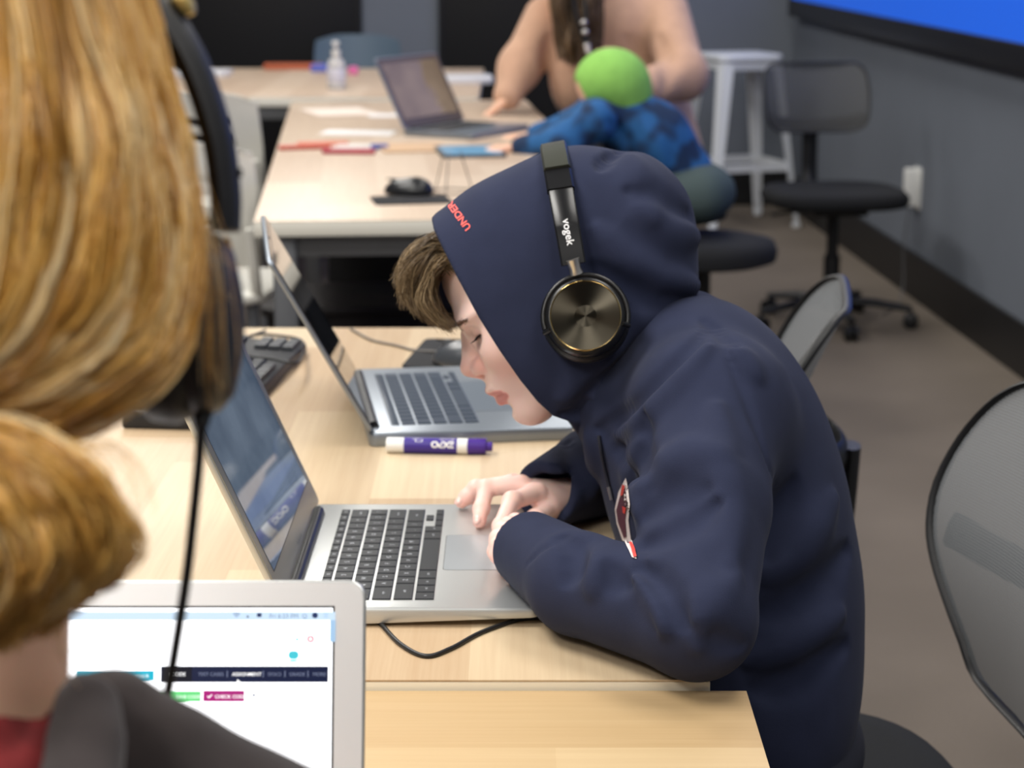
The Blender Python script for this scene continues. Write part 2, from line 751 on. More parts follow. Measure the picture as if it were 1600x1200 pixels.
def cr_paths(ctrl, n):
    """Catmull-Rom through control points, ctrl (N, K, 3) -> (N, n, 3)"""
    ctrl = np.asarray(ctrl, float)
    K = ctrl.shape[1]
    q = np.concatenate([2 * ctrl[:, :1] - ctrl[:, 1:2], ctrl, 2 * ctrl[:, -1:] - ctrl[:, -2:-1]], 1)
    t = np.linspace(0, K - 1 - 1e-6, n)
    i = t.astype(int); f = (t - i)[None, :, None]
    p0, p1, p2, p3 = q[:, i], q[:, i + 1], q[:, i + 2], q[:, i + 3]
    return 0.5 * (2 * p1 + (p2 - p0) * f + (2 * p0 - 5 * p1 + 4 * p2 - p3) * f ** 2 + (3 * p1 - p0 - 3 * p2 + p3) * f ** 3)

# ================================================================== the room
M_WALL = mat('blue_grey_wall_paint', (106, 112, 122), 0.7, noise=0.04, nscale=3, bump=0.05, bscale=120)
M_BLACK = mat('matte_black', (16, 16, 18), 0.6)
M_BASE = mat('black_vinyl_base', (20, 20, 22), 0.45)


def carpet_mat():
    m = mat('grey_brown_carpet', (128, 118, 108), 0.95, noise=0.10, nscale=2.0, bump=0.5, bscale=350, spec=0.1)
    nt = m.node_tree
    b = nt.nodes['Principled BSDF']
    src = b.inputs['Base Color'].links[0].from_socket
    tc = [n for n in nt.nodes if n.type == 'TEX_COORD'][0]
    n = nt.nodes.new('ShaderNodeTexNoise'); n.inputs['Scale'].default_value = 260; n.inputs['Detail'].default_value = 2
    nt.links.new(tc.outputs['Object'], n.inputs['Vector'])
    mx = nt.nodes.new('ShaderNodeMix'); mx.data_type = 'RGBA'; mx.blend_type = 'MULTIPLY'
    mx.inputs[0].default_value = 0.45
    nt.links.new(src, mx.inputs[6])
    nt.links.new(n.outputs['Fac'], mx.inputs[7])
    nt.links.new(mx.outputs[2], b.inputs['Base Color'])
    return m


struct('floor', box((-4.2, -2.0, -0.05), (2.4, 9.9, 0.0)), carpet_mat())
WB = 9.56                                   # back wall
WS = -0.054                                 # the right wall leans in towards the back
wx = lambda y: 1.351 + WS * (y - 9.3)
WANG = math.atan2(-WS, 1.0)
WD = Vector((WS, 1, 0)).normalized()        # along the right wall, away from the camera
WN = Vector((-1, WS, 0)).normalized()       # out of the right wall, into the room
struct('wall_back', box((-4.2, WB, 0), (wx(WB) + 0.1, WB + 0.1, 3.0)), M_WALL)
ym = (WB - 2.0) / 2
WM = frame((wx(0), 0, 0), -WN, WD, (0, 0, 1))
struct('wall_right', box((0, -2.0, 0), (0.1, WB / WD.y + 0.05, 3.0), 0, 2, WM), M_WALL)
struct('wall_left', box((-4.3, -2.0, 0), (-4.2, WB + 0.1, 3.0)), M_WALL)
struct('baseboard_right', box((-0.014, -2.0, 0), (0.0, WB / WD.y + 0.02, 0.165), 0.004, 2, WM), M_BASE)
struct('baseboard_back', box((-4.2, WB - 0.014, 0), (wx(WB), WB, 0.165), 0.004), M_BASE)

# black panels on the back wall, each a framed dark sheet
def black_panel(px0, px1, label):
    a = P(px0, 60, WB / CT * 0.96); b = P(px1, 60, WB / CT * 0.96)
    s = WB / a.y
    x0, x1 = a.x * s, b.x * s
    t = thing('black_wall_panel', label, 'panel', ((x0 + x1) / 2, WB - 0.03, 0.17), group='black panels on the back wall')
    w = (x1 - x0) / 2
    obj('sheet', box((-w + 0.02, 0.005, 0.02), (w - 0.02, 0.03, 2.35), 0.002), mat('black_board', (14, 14, 17), 0.55), t)
    for lo, hi in (((-w, 0, 0), (-w + 0.025, 0.03, 2.37)), ((w - 0.025, 0, 0), (w, 0.03, 2.37)), ((-w + 0.025, 0, 2.345), (w - 0.025, 0.03, 2.37)), ((-w + 0.025, 0, 0), (w - 0.025, 0.03, 0.025))):
        obj('frame_rail', box(lo, hi, 0.003), mat('black_rail', (24, 24, 27), 0.5), t)
    return t


black_panel(215, 566, 'wide black panel on the back wall behind the headset band')
black_panel(685, 985, 'black panel on the back wall behind the person in peach')

# blue display along the right wall
t = thing('wall_screen', 'large bright blue screen with black frame on the right wall', 'screen', (0, 0, 0))
t.location = WM @ Vector((0, 0, 0.91)); t.rotation_euler = (0, 0, WANG)
y1 = 9.42; y0 = 3.2
m_blue = mat('blue_screen_light', (22, 80, 190), 0.4, emit=(30, 92, 208), estr=0.66)
obj('display', box((-0.050, y0 + 0.05, 0.075), (-0.045, y1 - 0.03, 1.45)), m_blue, t)
fr = mat('screen_frame_black', (15, 16, 22), 0.4)
obj('frame_bottom', box((-0.060, y0, 0.0), (0.0, y1, 0.08), 0.006), fr, t)
obj('frame_top', box((-0.060, y0, 1.44), (0.0, y1, 1.52), 0.006), fr, t)
obj('frame_side', box((-0.060, y1 - 0.035, 0.08), (0.0, y1, 1.44), 0.006), fr, t)
obj('frame_side', box((-0.060, y0, 0.08), (0.0, y0 + 0.055, 1.44), 0.006), fr, t)
obj('back_plate', box((-0.044, y0 + 0.05, 0.08), (0.0, y1 - 0.03, 1.44)), fr, t)

# wall socket with a white charger and its cable
sy = 7.15
t = thing('wall_charger', 'white charger plugged into the right wall above the baseboard', 'charger', WM @ Vector((0, sy, 0.40)), WANG)
m_wp = mat('white_plastic', (228, 228, 226), 0.4)
obj('socket_plate', box((-0.006, -0.045, -0.075), (0, 0.045, 0.075), 0.003), m_wp, t)
obj('plug_body', box((-0.05, -0.03, -0.065), (-0.006, 0.03, 0.07), 0.008), m_wp, t)
obj('cable', tube(catmull([(-0.03, 0, -0.06), (-0.05, -0.02, -0.2), (-0.06, -0.08, -0.34), (-0.11, -0.2, -0.394), (-0.2, -0.35, -0.395)], 6), 0.0025, 6), mat('grey_cable', (95, 95, 98), 0.5), t)

# ================================================================== tables
WOOD_A = wood('pale_oak_laminate', (216, 196, 163), (180, 150, 117), 1, 0.115)
WOOD_B = wood('golden_oak_laminate', (214, 188, 146), (190, 158, 114), 0, 0.14)
WOOD_C = wood('beige_oak_laminate', (206, 186, 164), (180, 155, 132), 1, 0.13)
EDGE = mat('cream_edge_band', (236, 226, 204), 0.5)
EDGE_W = mat('white_edge_band', (224, 220, 208), 0.5)
LEGM = mat('grey_leg_metal', (120, 122, 126), 0.4, 0.6)


def table(name, label, loc, rotz, sx, sy, top, m_top, m_edge, th=0.028, legs=None, inset=0.06):
    t = thing(name, label, 'table', loc, rotz)
    obj('table_top', box((0, 0, top - 0.002), (sx, sy, top), 0.0008), m_top, t)
    obj('edge_band', box((0, 0, top - th), (sx, sy, top - 0.002), 0.001), m_edge, t)
    for lx in (inset, sx - inset):
        for ly in (inset, sy - inset):
            lg = obj('leg', box((lx - 0.025, ly - 0.025, 0.012), (lx + 0.025, ly + 0.025, top - th), 0.006), LEGM, t)
            obj('foot', lathe([(0.018, 0), (0.022, 0.003), (0.022, 0.012), (0.01, 0.014)], 12, Matrix.Translation((lx, ly, 0))), M_BLACK, lg)
    for ly in (inset, sy - inset):
        obj('apron', box((inset + 0.025, ly - 0.012, top - th - 0.05), (sx - inset - 0.025, ly + 0.012, top - th), 0.002), LEGM, t)
    for lx in (inset, sx - inset):
        obj('apron', box((lx - 0.012, inset + 0.025, top - th - 0.05), (lx + 0.012, sy - inset - 0.025, top - th), 0.002), LEGM, t)
    return t


TA = 0.740          # the boy's table
TB = 0.732          # the front table
a = PZ(1110, 1062, TA)
AX1, AY0 = a.x, a.y
AY1 = PZ(800, 512, TA).y
table('work_table', 'pale oak table under the two open laptops and the marker', (-1.30, AY0, 0), 0, AX1 + 1.30, AY1 - AY0, TA, WOOD_A, EDGE, 0.03)
b = PZ(1166, 1077, TB)
table('work_table', 'golden oak table in front with its right corner showing', (-1.30, 0.82, 0), 0, b.x + 1.30, AY0 - 0.003 - 0.82, TB, WOOD_B, EDGE, 0.03)
c0 = PZ(396, 346, 0.74)
ROT_C = math.radians(4.6)
TC_L = 2.80
tC = table('work_table', 'long beige table behind, crowded with papers and pens', (c0.x, c0.y, 0), ROT_C, 0.80, TC_L, 0.74, WOOD_C, EDGE_W, 0.032)
obj('filler_panel', box((0.12, 2.2, 0.10), (0.68, 2.23, 0.66), 0.003), M_BLACK, tC)  # black sheet added to keep the space under the table dark
d0 = PZ(440, 151, 0.74)
d1 = PZ(756, 106, 0.74)
table('work_table', 'cross table at the far end in front of the black panels', (-3.0, d0.y, 0), 0, d1.x + 3.0, d1.y - d0.y, 0.738, WOOD_C, EDGE_W, 0.032)


def onC(px, py, z=0.742):
    return PZ(px, py, z)


# ================================================================== task chairs
def mesh_fabric():
    m = bpy.data.materials.new('grey_woven_mesh')
    m.use_nodes = True
    nt = m.node_tree
    N, L = nt.nodes.new, nt.links.new
    b = nt.nodes['Principled BSDF']
    b.inputs['Base Color'].default_value = lin((116, 119, 122))
    b.inputs['Roughness'].default_value = 0.6
    out = nt.nodes['Material Output']
    uv = N('ShaderNodeUVMap')
    sep = N('ShaderNodeSeparateXYZ'); L(uv.outputs[0], sep.inputs[0])
    def sine(sock, f, ph=None):
        a = N('ShaderNodeMath'); a.operation = 'MULTIPLY'; a.inputs[1].default_value = f; L(sock, a.inputs[0])
        last = a
        if ph is not None:
            p = N('ShaderNodeMath'); p.operation = 'ADD'; L(a.outputs[0], p.inputs[0]); L(ph, p.inputs[1]); last = p
        s = N('ShaderNodeMath'); s.operation = 'SINE'; L(last.outputs[0], s.inputs[0])
        return s.outputs[0]
    f = 2 * math.pi / 0.0042
    # staggered holes: product of two diagonal waves
    ad = N('ShaderNodeMath'); ad.operation = 'ADD'; L(sep.outputs[0], ad.inputs[0]); L(sep.outputs[1], ad.inputs[1])
    sb = N('ShaderNodeMath'); sb.operation = 'SUBTRACT'; L(sep.outputs[0], sb.inputs[0]); L(sep.outputs[1], sb.inputs[1])
    s1 = sine(ad.outputs[0], f * 0.7); s2 = sine(sb.outputs[0], f * 0.7)
    pr = N('ShaderNodeMath'); pr.operation = 'MULTIPLY'; L(s1, pr.inputs[0]); L(s2, pr.inputs[1])
    gt = N('ShaderNodeMapRange'); gt.inputs[1].default_value = 0.10; gt.inputs[2].default_value = 0.30
    gt.inputs[3].default_value = 0.0; gt.inputs[4].default_value = 0.62
    L(pr.outputs[0], gt.inputs[0])
    tr = N('ShaderNodeBsdfTransparent')
    mx = N('ShaderNodeMixShader')
    L(gt.outputs[0], mx.inputs[0]); L(b.outputs[0], mx.inputs[1]); L(tr.outputs[0], mx.inputs[2])
    L(mx.outputs[0], out.inputs['Surface'])
    return m


M_MESH = mesh_fabric()
M_CH = mat('chair_black_plastic', (22, 22, 24), 0.45)
M_SEAT = mat('chair_black_fabric', (20, 21, 23), 0.9, bump=0.4, bscale=500)

BACK_OUT = [(0.860, 0.10), (0.855, 0.145), (0.840, 0.175), (0.815, 0.197), (0.775, 0.212), (0.725, 0.216), (0.68, 0.205), (0.645, 0.183), (0.61, 0.150), (0.575, 0.112), (0.545, 0.075)]


BACK_WIDE = [(0.860, 0.12), (0.856, 0.150), (0.842, 0.170), (0.815, 0.180), (0.76, 0.184), (0.70, 0.180), (0.665, 0.172), (0.640, 0.150), (0.630, 0.11)]


def make_chair(label, recl=12, BACK_OUT=BACK_OUT, M_MESH=M_MESH, low=0.0):
    """task chair facing local +y; origin on the floor under the seat"""
    t = thing('office_chair', label, 'chair', group='black mesh task chairs')
    # seat
    pts = []
    for i in range(40):
        a = 2 * math.pi * i / 40
        ex = 0.62
        x = 0.235 * math.copysign(abs(math.cos(a)) ** ex, math.cos(a))
        y = 0.225 * math.copysign(abs(math.sin(a)) ** ex, math.sin(a))
        pts.append((x, y))
    bm = bmesh.new()
    rings = []
    for z, s in ((0.415, 0.90), (0.420, 0.97), (0.435, 1.0), (0.452, 0.99), (0.465, 0.94), (0.470, 0.80), (0.468, 0.4)):
        rings.append([bm.verts.new((x * s, y * s, z)) for x, y in pts])
    for p, q in zip(rings[:-1], rings[1:]):
        for i in range(40):
            bm.faces.new((p[i], p[(i + 1) % 40], q[(i + 1) % 40], q[i]))
    bm.faces.new(rings[0][::-1]); bm.faces.new(rings[-1])
    obj('seat', bm, M_SEAT, t, 60)
    # backrest
    ra = math.radians(recl)
    def bp(s, h, off=0.0):
        curve = 0.9 * s * s                         # wraps forwards at the sides
        hh = h - 0.62
        lum = 0.03 * math.cos((h - 0.66) * 9)        # lumbar bulge
        return Vector((s, -0.285 + curve + lum - hh * math.tan(ra) + off, h))
    outline = [(-w, h) for h, w in BACK_OUT[::-1]] + [(w, h) for h, w in BACK_OUT]
    path = [bp(s, h) for s, h in outline]
    path = catmull(path + [path[0]], 3)
    obj('backrest_frame', tube(path, 0.0036, 8, up=(0, 1, 0), sy=1.8), M_CH, t, 60)
    # woven panel with a UV map in metres
    rows = np.linspace(BACK_OUT[-1][0] + 0.001, 0.859, 26)
    hw = np.interp(rows, [h for h, w in BACK_OUT[::-1]], [w for h, w in BACK_OUT[::-1]])
    V, UV, Q = [], [], []
    nc = 25
    for h, w in zip(rows, hw):
        for j in range(nc):
            s = (-1 + 2 * j / (nc - 1)) * w
            V.append(bp(s, h)); UV.append((s, h))
    for i in range(len(rows) - 1):
        for j in range(nc - 1):
            Q.append((i * nc + j, i * nc + j + 1, (i + 1) * nc + j + 1, (i + 1) * nc + j))
    me = np_mesh('woven_back', np.array([tuple(v) for v in V]), np.array(Q))
    uvl = me.uv_layers.new(name='UVMap')
    vi = np.zeros(len(me.loops), np.int32); me.loops.foreach_get('vertex_index', vi)
    uvl.data.foreach_set('uv', np.array(UV, np.float32)[vi].ravel())
    link('woven_back', me, M_MESH, t, 180)
    # upright behind the back, yoke and seat plate
    up = catmull([(0, -0.12, 0.405), (0, -0.27, 0.410), (0, -0.335, 0.46), (0, -0.345, 0.56), (0, -0.350, 0.655)], 6)
    obj('upright', tube(up, [0.016] * len(up), 10, up=(0, 1, 0.01), sx=1.7, sy=0.8), M_CH, t, 60)
    yw = 0.165 if BACK_OUT[-1][0] > 0.6 else 0.19
    yk = catmull([bp(-yw, 0.68, -0.012), bp(-0.15, 0.665, -0.035), bp(-0.07, 0.65, -0.066), bp(0, 0.645, -0.076), bp(0.07, 0.65, -0.066), bp(0.15, 0.665, -0.035), bp(yw, 0.68, -0.012)], 5)
    obj('lumbar_yoke', tube(yk, 0.010, 8, up=(0, 0, 1), sy=2.2), M_CH, t, 60)
    obj('seat_plate', box((-0.09, -0.14, 0.385), (0.09, 0.11, 0.415), 0.008), M_CH, t)
    obj('lever', tube(catmull([(0.08, 0.02, 0.395), (0.17, 0.03, 0.392), (0.22, 0.03, 0.385)], 4), 0.005, 6), M_CH, t)
    obj('gas_column', lathe([(0.028, 0.085), (0.028, 0.24), (0.020, 0.245), (0.020, 0.39)], 16), M_CH, t)
    obj('base_hub', lathe([(0.035, 0.06), (0.045, 0.065), (0.045, 0.10), (0.032, 0.11)], 16), M_CH, t)
    lm = None
    for k in range(5):
        a = math.radians(90 + 72 * k)
        M = Matrix.Rotation(a, 4, 'Z')
        bm = bmesh.new()
        pts = [M @ Vector(p) for p in ((0.03, 0, 0.088), (0.15, 0, 0.083), (0.27, 0, 0.066))]
        add_tube(bm, pts, [0.022, 0.019, 0.014], 8, up=(0, 0, 1), sy=0.8)
        lg = obj('base_leg', bm, M_CH, t, 50)
        bm = bmesh.new()
        for s in (-1, 1):
            MM = M @ Matrix.Translation((0.27, s * 0.013, 0.026)) @ Matrix.Rotation(math.pi / 2, 4, 'X')
            add_lathe(bm, [(0.02, -0.009), (0.026, -0.006), (0.026, 0.006), (0.02, 0.009)], 14, MM)
        add_tube(bm, [M @ Vector((0.27, 0, 0.026)), M @ Vector((0.27, 0, 0.066))], 0.006, 6)
        obj('caster', bm, M_CH, lg, 40)
    return t


ch = make_chair('black mesh office chair the boy in navy sits on')
ch.location = (0.258, 1.885, 0)
ch.rotation_euler = (0, 0, math.radians(96))


def more_chair(x, y, deg, label):
    c = copy_tree(ch)
    c.location = (x, y, 0)
    c.rotation_euler = (0, 0, math.radians(deg))
    c['label'] = label
    return c


more_chair(0.105, 2.60, 82, 'empty black mesh chair behind the boy, seen from its side')
q = PZ(1296, 508, 0.0)
m_dark = mesh_fabric(); m_dark.name = 'dark_woven_mesh'
m_dark.node_tree.nodes['Principled BSDF'].inputs['Base Color'].default_value = lin((70, 70, 68))
cw = make_chair('empty mesh office chair alone by the right wall under the blue screen', 12, BACK_WIDE, m_dark)
cw.location = (q.x, q.y, 0); cw.rotation_euler = (0, 0, math.radians(186))
more_chair(-0.03, 0.56, 0, 'black mesh office chair under the person with blond hair')

# round padded stools under the two people at the far table
def pad_stool(x, y, label, h=0.0):
    t = thing('padded_stool', label, 'stool', (x, y, 0), group='black padded stools at the long table')
    obj('seat', lathe([(r, z + h) for r, z in ((0.17, 0.385), (0.20, 0.395), (0.205, 0.42), (0.195, 0.445), (0.15, 0.455))], 28), M_SEAT, t, 60)
    obj('column', lathe([(0.025, 0.06), (0.025, 0.385 + h)], 14), M_CH, t)
    for k in range(5):
        M = Matrix.Rotation(math.radians(20 + 72 * k), 4, 'Z')
        lg = obj('base_leg', tube([M @ Vector(p) for p in ((0.0, 0, 0.075), (0.23, 0, 0.055))], [0.02, 0.013], 8), M_CH, t)
        obj('caster', lathe([(0.018, -0.012), (0.024, -0.008), (0.024, 0.008), (0.018, 0.012)], 12, M @ Matrix.Translation((0.23, 0, 0.024)) @ Matrix.Rotation(math.pi / 2, 4, 'X')), M_CH, lg)
    return t


s1 = PZ(1112, 378, 0.50)
pad_stool(s1.x - 0.02, s1.y + 0.06, 'black padded stool under the child in blue and green', 0.05)
pad_stool(0.50, 6.45, 'black padded stool under the person in the peach sweater')

# white metal bar stool by the corner
t = thing('bar_stool', 'white metal bar stool standing near the back corner', 'stool', (1.02, 8.98, 0), math.radians(18))
m_ws = mat('white_stool_paint', (226, 230, 236), 0.35)
obj('seat', prism(rring(0.31, 0.31, 0.05), 0.735, 0.765, None, 0.008), m_ws, t, 50)
obj('seat_rim', prism(rring(0.29, 0.29, 0.045), 0.70, 0.735), m_ws, t, 50)
for sx in (-1, 1):
    for sy_ in (-1, 1):
        bm = bmesh.new()
        a_, b_ = Vector((sx * 0.125, sy_ * 0.125, 0.725)), Vector((sx * 0.205, sy_ * 0.205, 0.012))
        add_tube(bm, [a_, a_.lerp(b_, 0.5), b_], [0.040, 0.030, 0.020], 4, up=(sx, sy_, 0), sx=1.0, sy=0.55)
        lg = obj('leg', bm, m_ws, t, 30)
        obj('foot_cap', lathe([(0.018, 0), (0.02, 0.004), (0.018, 0.02)], 10, Matrix.Translation((sx * 0.205, sy_ * 0.205, 0))), m_ws, lg)
for p0, p1 in (((-1, -1), (1, -1)), ((1, -1), (1, 1)), ((1, 1), (-1, 1)), ((-1, 1), (-1, -1))):
    k = 0.175
    obj('cross_bar', bar((p0[0] * k, p0[1] * k, 0.27), (p1[0] * k, p1[1] * k, 0.27), 0.012, 0.035), m_ws, t)

# moulded plastic chairs
def shell_chair(x, y, deg, label, m, slots=True):
    t = thing('plastic_chair', label, 'chair', (x, y, 0), math.radians(deg), group='moulded plastic chairs')
    # backrest: a curved panel with a row of slots, facing local +y
    bm = bmesh.new()
    W = 0.21
    nx_, nz_ = 14, 12
    def bpt(i, j, o):
        s = -1 + 2 * i / nx_
        z = 0.52 + 0.31 * j / nz_
        w = W * (1 - 0.10 * (j / nz_) ** 3 - 0.05 * (1 - j / nz_))
        yy = -0.20 + 0.05 * s * s - 0.20 * (z - 0.52) + o
        if j == nz_: z -= 0.03 * s ** 4
        return Vector((s * w, yy, z))
    grid = [[[bm.verts.new(bpt(i, j, o)) for j in range(nz_ + 1)] for i in range(nx_ + 1)] for o in (0.0, -0.012)]
    hole = lambda i, j: slots and j in (4, 6, 8) and 3 <= i < nx_ - 3
    for i in range(nx_):
        for j in range(nz_):
            if hole(i, j):
                continue
            for o, g in enumerate(grid):
                f = [g[i][j], g[i + 1][j], g[i + 1][j + 1], g[i][j + 1]]
                bm.faces.new(f if o else f[::-1])
    cnt = {}
    for f in list(bm.faces):
        pass
    bmesh.ops.bridge_loops
    be = [e for e in bm.edges if e.is_boundary]
    fmap = {}
    for i in range(nx_ + 1):
        for j in range(nz_ + 1):
            fmap[grid[0][i][j]] = grid[1][i][j]
    for e in be:
        a_, b_ = e.verts
        if a_ in fmap and b_ in fmap:
            try:
                bm.faces.new((a_, b_, fmap[b_], fmap[a_]))
            except ValueError:
                pass
    bmesh.ops.recalc_face_normals(bm, faces=bm.faces)
    obj('backrest', bm, m, t, 40)
    obj('seat', prism(rring(0.42, 0.41, 0.07), 0.43, 0.455, None, 0.008), m, t, 50)
    for sx in (-1, 1):
        obj('back_post', tube(catmull([(sx * 0.185, -0.16, 0.44), (sx * 0.19, -0.19, 0.50), (sx * 0.185, -0.215, 0.62)], 4), 0.014, 8), m, t)
        for s2 in (-1, 1):
            obj('leg', tube([(sx * 0.17, s2 * 0.15, 0.435), (sx * 0.20, s2 * 0.20, 0.0)], [0.016, 0.012], 8), LEGM, t)
    return t


m_wc = mat('white_chair_shell', (226, 224, 216), 0.45)
q = P(324, 190, 6.1)
shell_chair(q.x, q.y + 0.22, -10, 'white slotted plastic chair by the far left of the long table', m_wc)
q = P(282, 270, 4.72)
shell_chair(q.x, q.y + 0.22, -6, 'white slotted plastic chair nearest beside the long table', m_wc)
q = P(552, 75, 8.9)
shell_chair(q.x, q.y + 0.05, 180, 'blue grey plastic chair behind the cross table', mat('blue_grey_shell', (88, 106, 122), 0.5), False)

# dark boxes added to deepen the shade under the long table
def dark_filler(x, y, deg, label, rgb):
    t = thing('filler_box', label, 'box', (x, y, 0), math.radians(deg))
    bm = bmesh.new()
    rings = []
    for z, s in ((0.0, 0.90), (0.28, 1.0), (0.28, 0.96), (0.02, 0.87)):
        rings.append([bm.verts.new((px_ * s, py_ * s, z)) for px_, py_ in rring(0.52, 0.36, 0.03, 4)])
    for p, q_ in zip(rings[:-1], rings[1:]):
        n = len(p)
        for i in range(n):
            bm.faces.new((p[i], p[(i + 1) % n], q_[(i + 1) % n], q_[i]))
    bm.faces.new(rings[0][::-1]); bm.faces.new(rings[-1])
    obj('body', bm, mat('dark_filler_%d' % rgb[0], rgb, 0.6), t, 40)
    obj('lid', prism(rring(0.55, 0.39, 0.035, 4), 0.28, 0.305, None, 0.006), mat('dark_filler_%d' % rgb[0], rgb, 0.6), t, 40)
    return t


q = PZ(520, 470, 0.0)
dark_filler(-0.44, 5.55, 8, 'dark box added to darken the floor under the long table, left', (30, 26, 27))
dark_filler(-0.20, 4.75, 4, 'black box added to darken the floor under the long table, right', (22, 22, 24))

# ================================================================== laptops
M_ALU = mat('silver_aluminium', (205, 207, 206), 0.38, 0.75)
M_GREY = mat('space_grey_aluminium', (142, 150, 160), 0.36, 0.75)
M_KEY = mat('black_key_cap', (34, 36, 40), 0.42)
M_KEYD = mat('dark_key_cap', (44, 56, 72), 0.38)
M_HINGE = mat('hinge_black', (24, 24, 26), 0.4)
M_LEG = mat('key_legend_white', (205, 210, 215), 0.5)

ROWS = [
    [('', 1.036)] * 14,
    [(c, 1) for c in '`1234567890-='] + [('delete', 1.5)],
    [('tab', 1.5)] + [(c, 1) for c in 'QWERTYUIOP[]\\'],
    [('caps', 1.75)] + [(c, 1) for c in "ASDFGHJKL;'"] + [('return', 1.75)],
    [('shift', 2.25)] + [(c, 1) for c in 'ZXCVBNM,./'] + [('shift', 2.25)],
    [('fn', 1), ('ctrl', 1), ('alt', 1), ('cmd', 1.25), (' ', 5), ('cmd', 1.25), ('alt', 1)],
]
KEYME = {}


def key_mesh(w, h, t, m):
    k = (round(w, 5), round(h, 5), m.name)
    if k not in KEYME:
        bm = bmesh.new()
        b0 = [bm.verts.new((sx * w / 2, sy * h / 2, 0)) for sx, sy in ((-1, -1), (1, -1), (1, 1), (-1, 1))]
        b1 = [bm.verts.new((sx * w / 2, sy * h / 2, t * 0.7)) for sx, sy in ((-1, -1), (1, -1), (1, 1), (-1, 1))]
        e = 0.0006
        b2 = [bm.verts.new((sx * (w / 2 - e), sy * (h / 2 - e), t)) for sx, sy in ((-1, -1), (1, -1), (1, 1), (-1, 1))]
        for p, q_ in ((b0, b1), (b1, b2)):
            for i in range(4):
                bm.faces.new((p[i], p[(i + 1) % 4], q_[(i + 1) % 4], q_[i]))
        bm.faces.new(b2)
        me = bpy.data.meshes.new('key')
        bm.to_mesh(me); bm.free()
        me.materials.append(m)
        KEYME[k] = me
    return KEYME[k]


def laptop_keys(base, ytop, z, pitch, m, parent, fnrow=True, gap=0.0026, legends=True):
    W = 14.5 * pitch
    y = ytop
    legs = []
    def put(x, yy, w, h):
        o = bpy.data.objects.new('key', key_mesh(w - gap, h - gap, 0.0012, m))
        COL.objects.link(o); o.parent = parent; o.location = (x, yy, z)
    for r, row in enumerate(ROWS):
        if r == 0 and not fnrow:
            continue
        h = pitch * 0.56 if r == 0 else pitch
        x = -W / 2
        for cap, u in row:
            w = u * pitch
            put(x + w / 2, y - h / 2, w, h)
            if cap.strip():
                legs.append((cap, x + w / 2, y - h / 2))
            elif r == 0:
                legs.append(('o', x + w / 2, y - h / 2))
            x += w
        if r == 5:
            x0 = W / 2 - 3 * pitch
            for dx, dy in ((0.5, -0.75), (1.5, -0.75), (2.5, -0.75), (1.5, -0.25)):
                put(x0 + dx * pitch, y + dy * pitch, pitch, pitch * 0.52)
        y -= h
    if legends:
        Vs, Fs = [], []
        n0 = 0
        for cap, cx, cy in legs:
            me = text_mesh(cap, 0.0062 if len(cap) == 1 else 0.0036, 0, 'CENTER')
            v = np.zeros(len(me.vertices) * 3, np.float32); me.vertices.foreach_get('co', v)
            v = v.reshape(-1, 3) + np.array([cx, cy - 0.0018, z + 0.00128])
            for p in me.polygons:
                Fs.append([i + n0 for i in p.vertices])
            Vs.append(v); n0 += len(v)
            bpy.data.meshes.remove(me)
        me = bpy.data.meshes.new('key_legends')
        me.from_pydata(np.concatenate(Vs).tolist(), [], Fs)
        o = link('key_legends', me, M_LEG, parent)
        tag(o, 'white printed key legends')
    return y


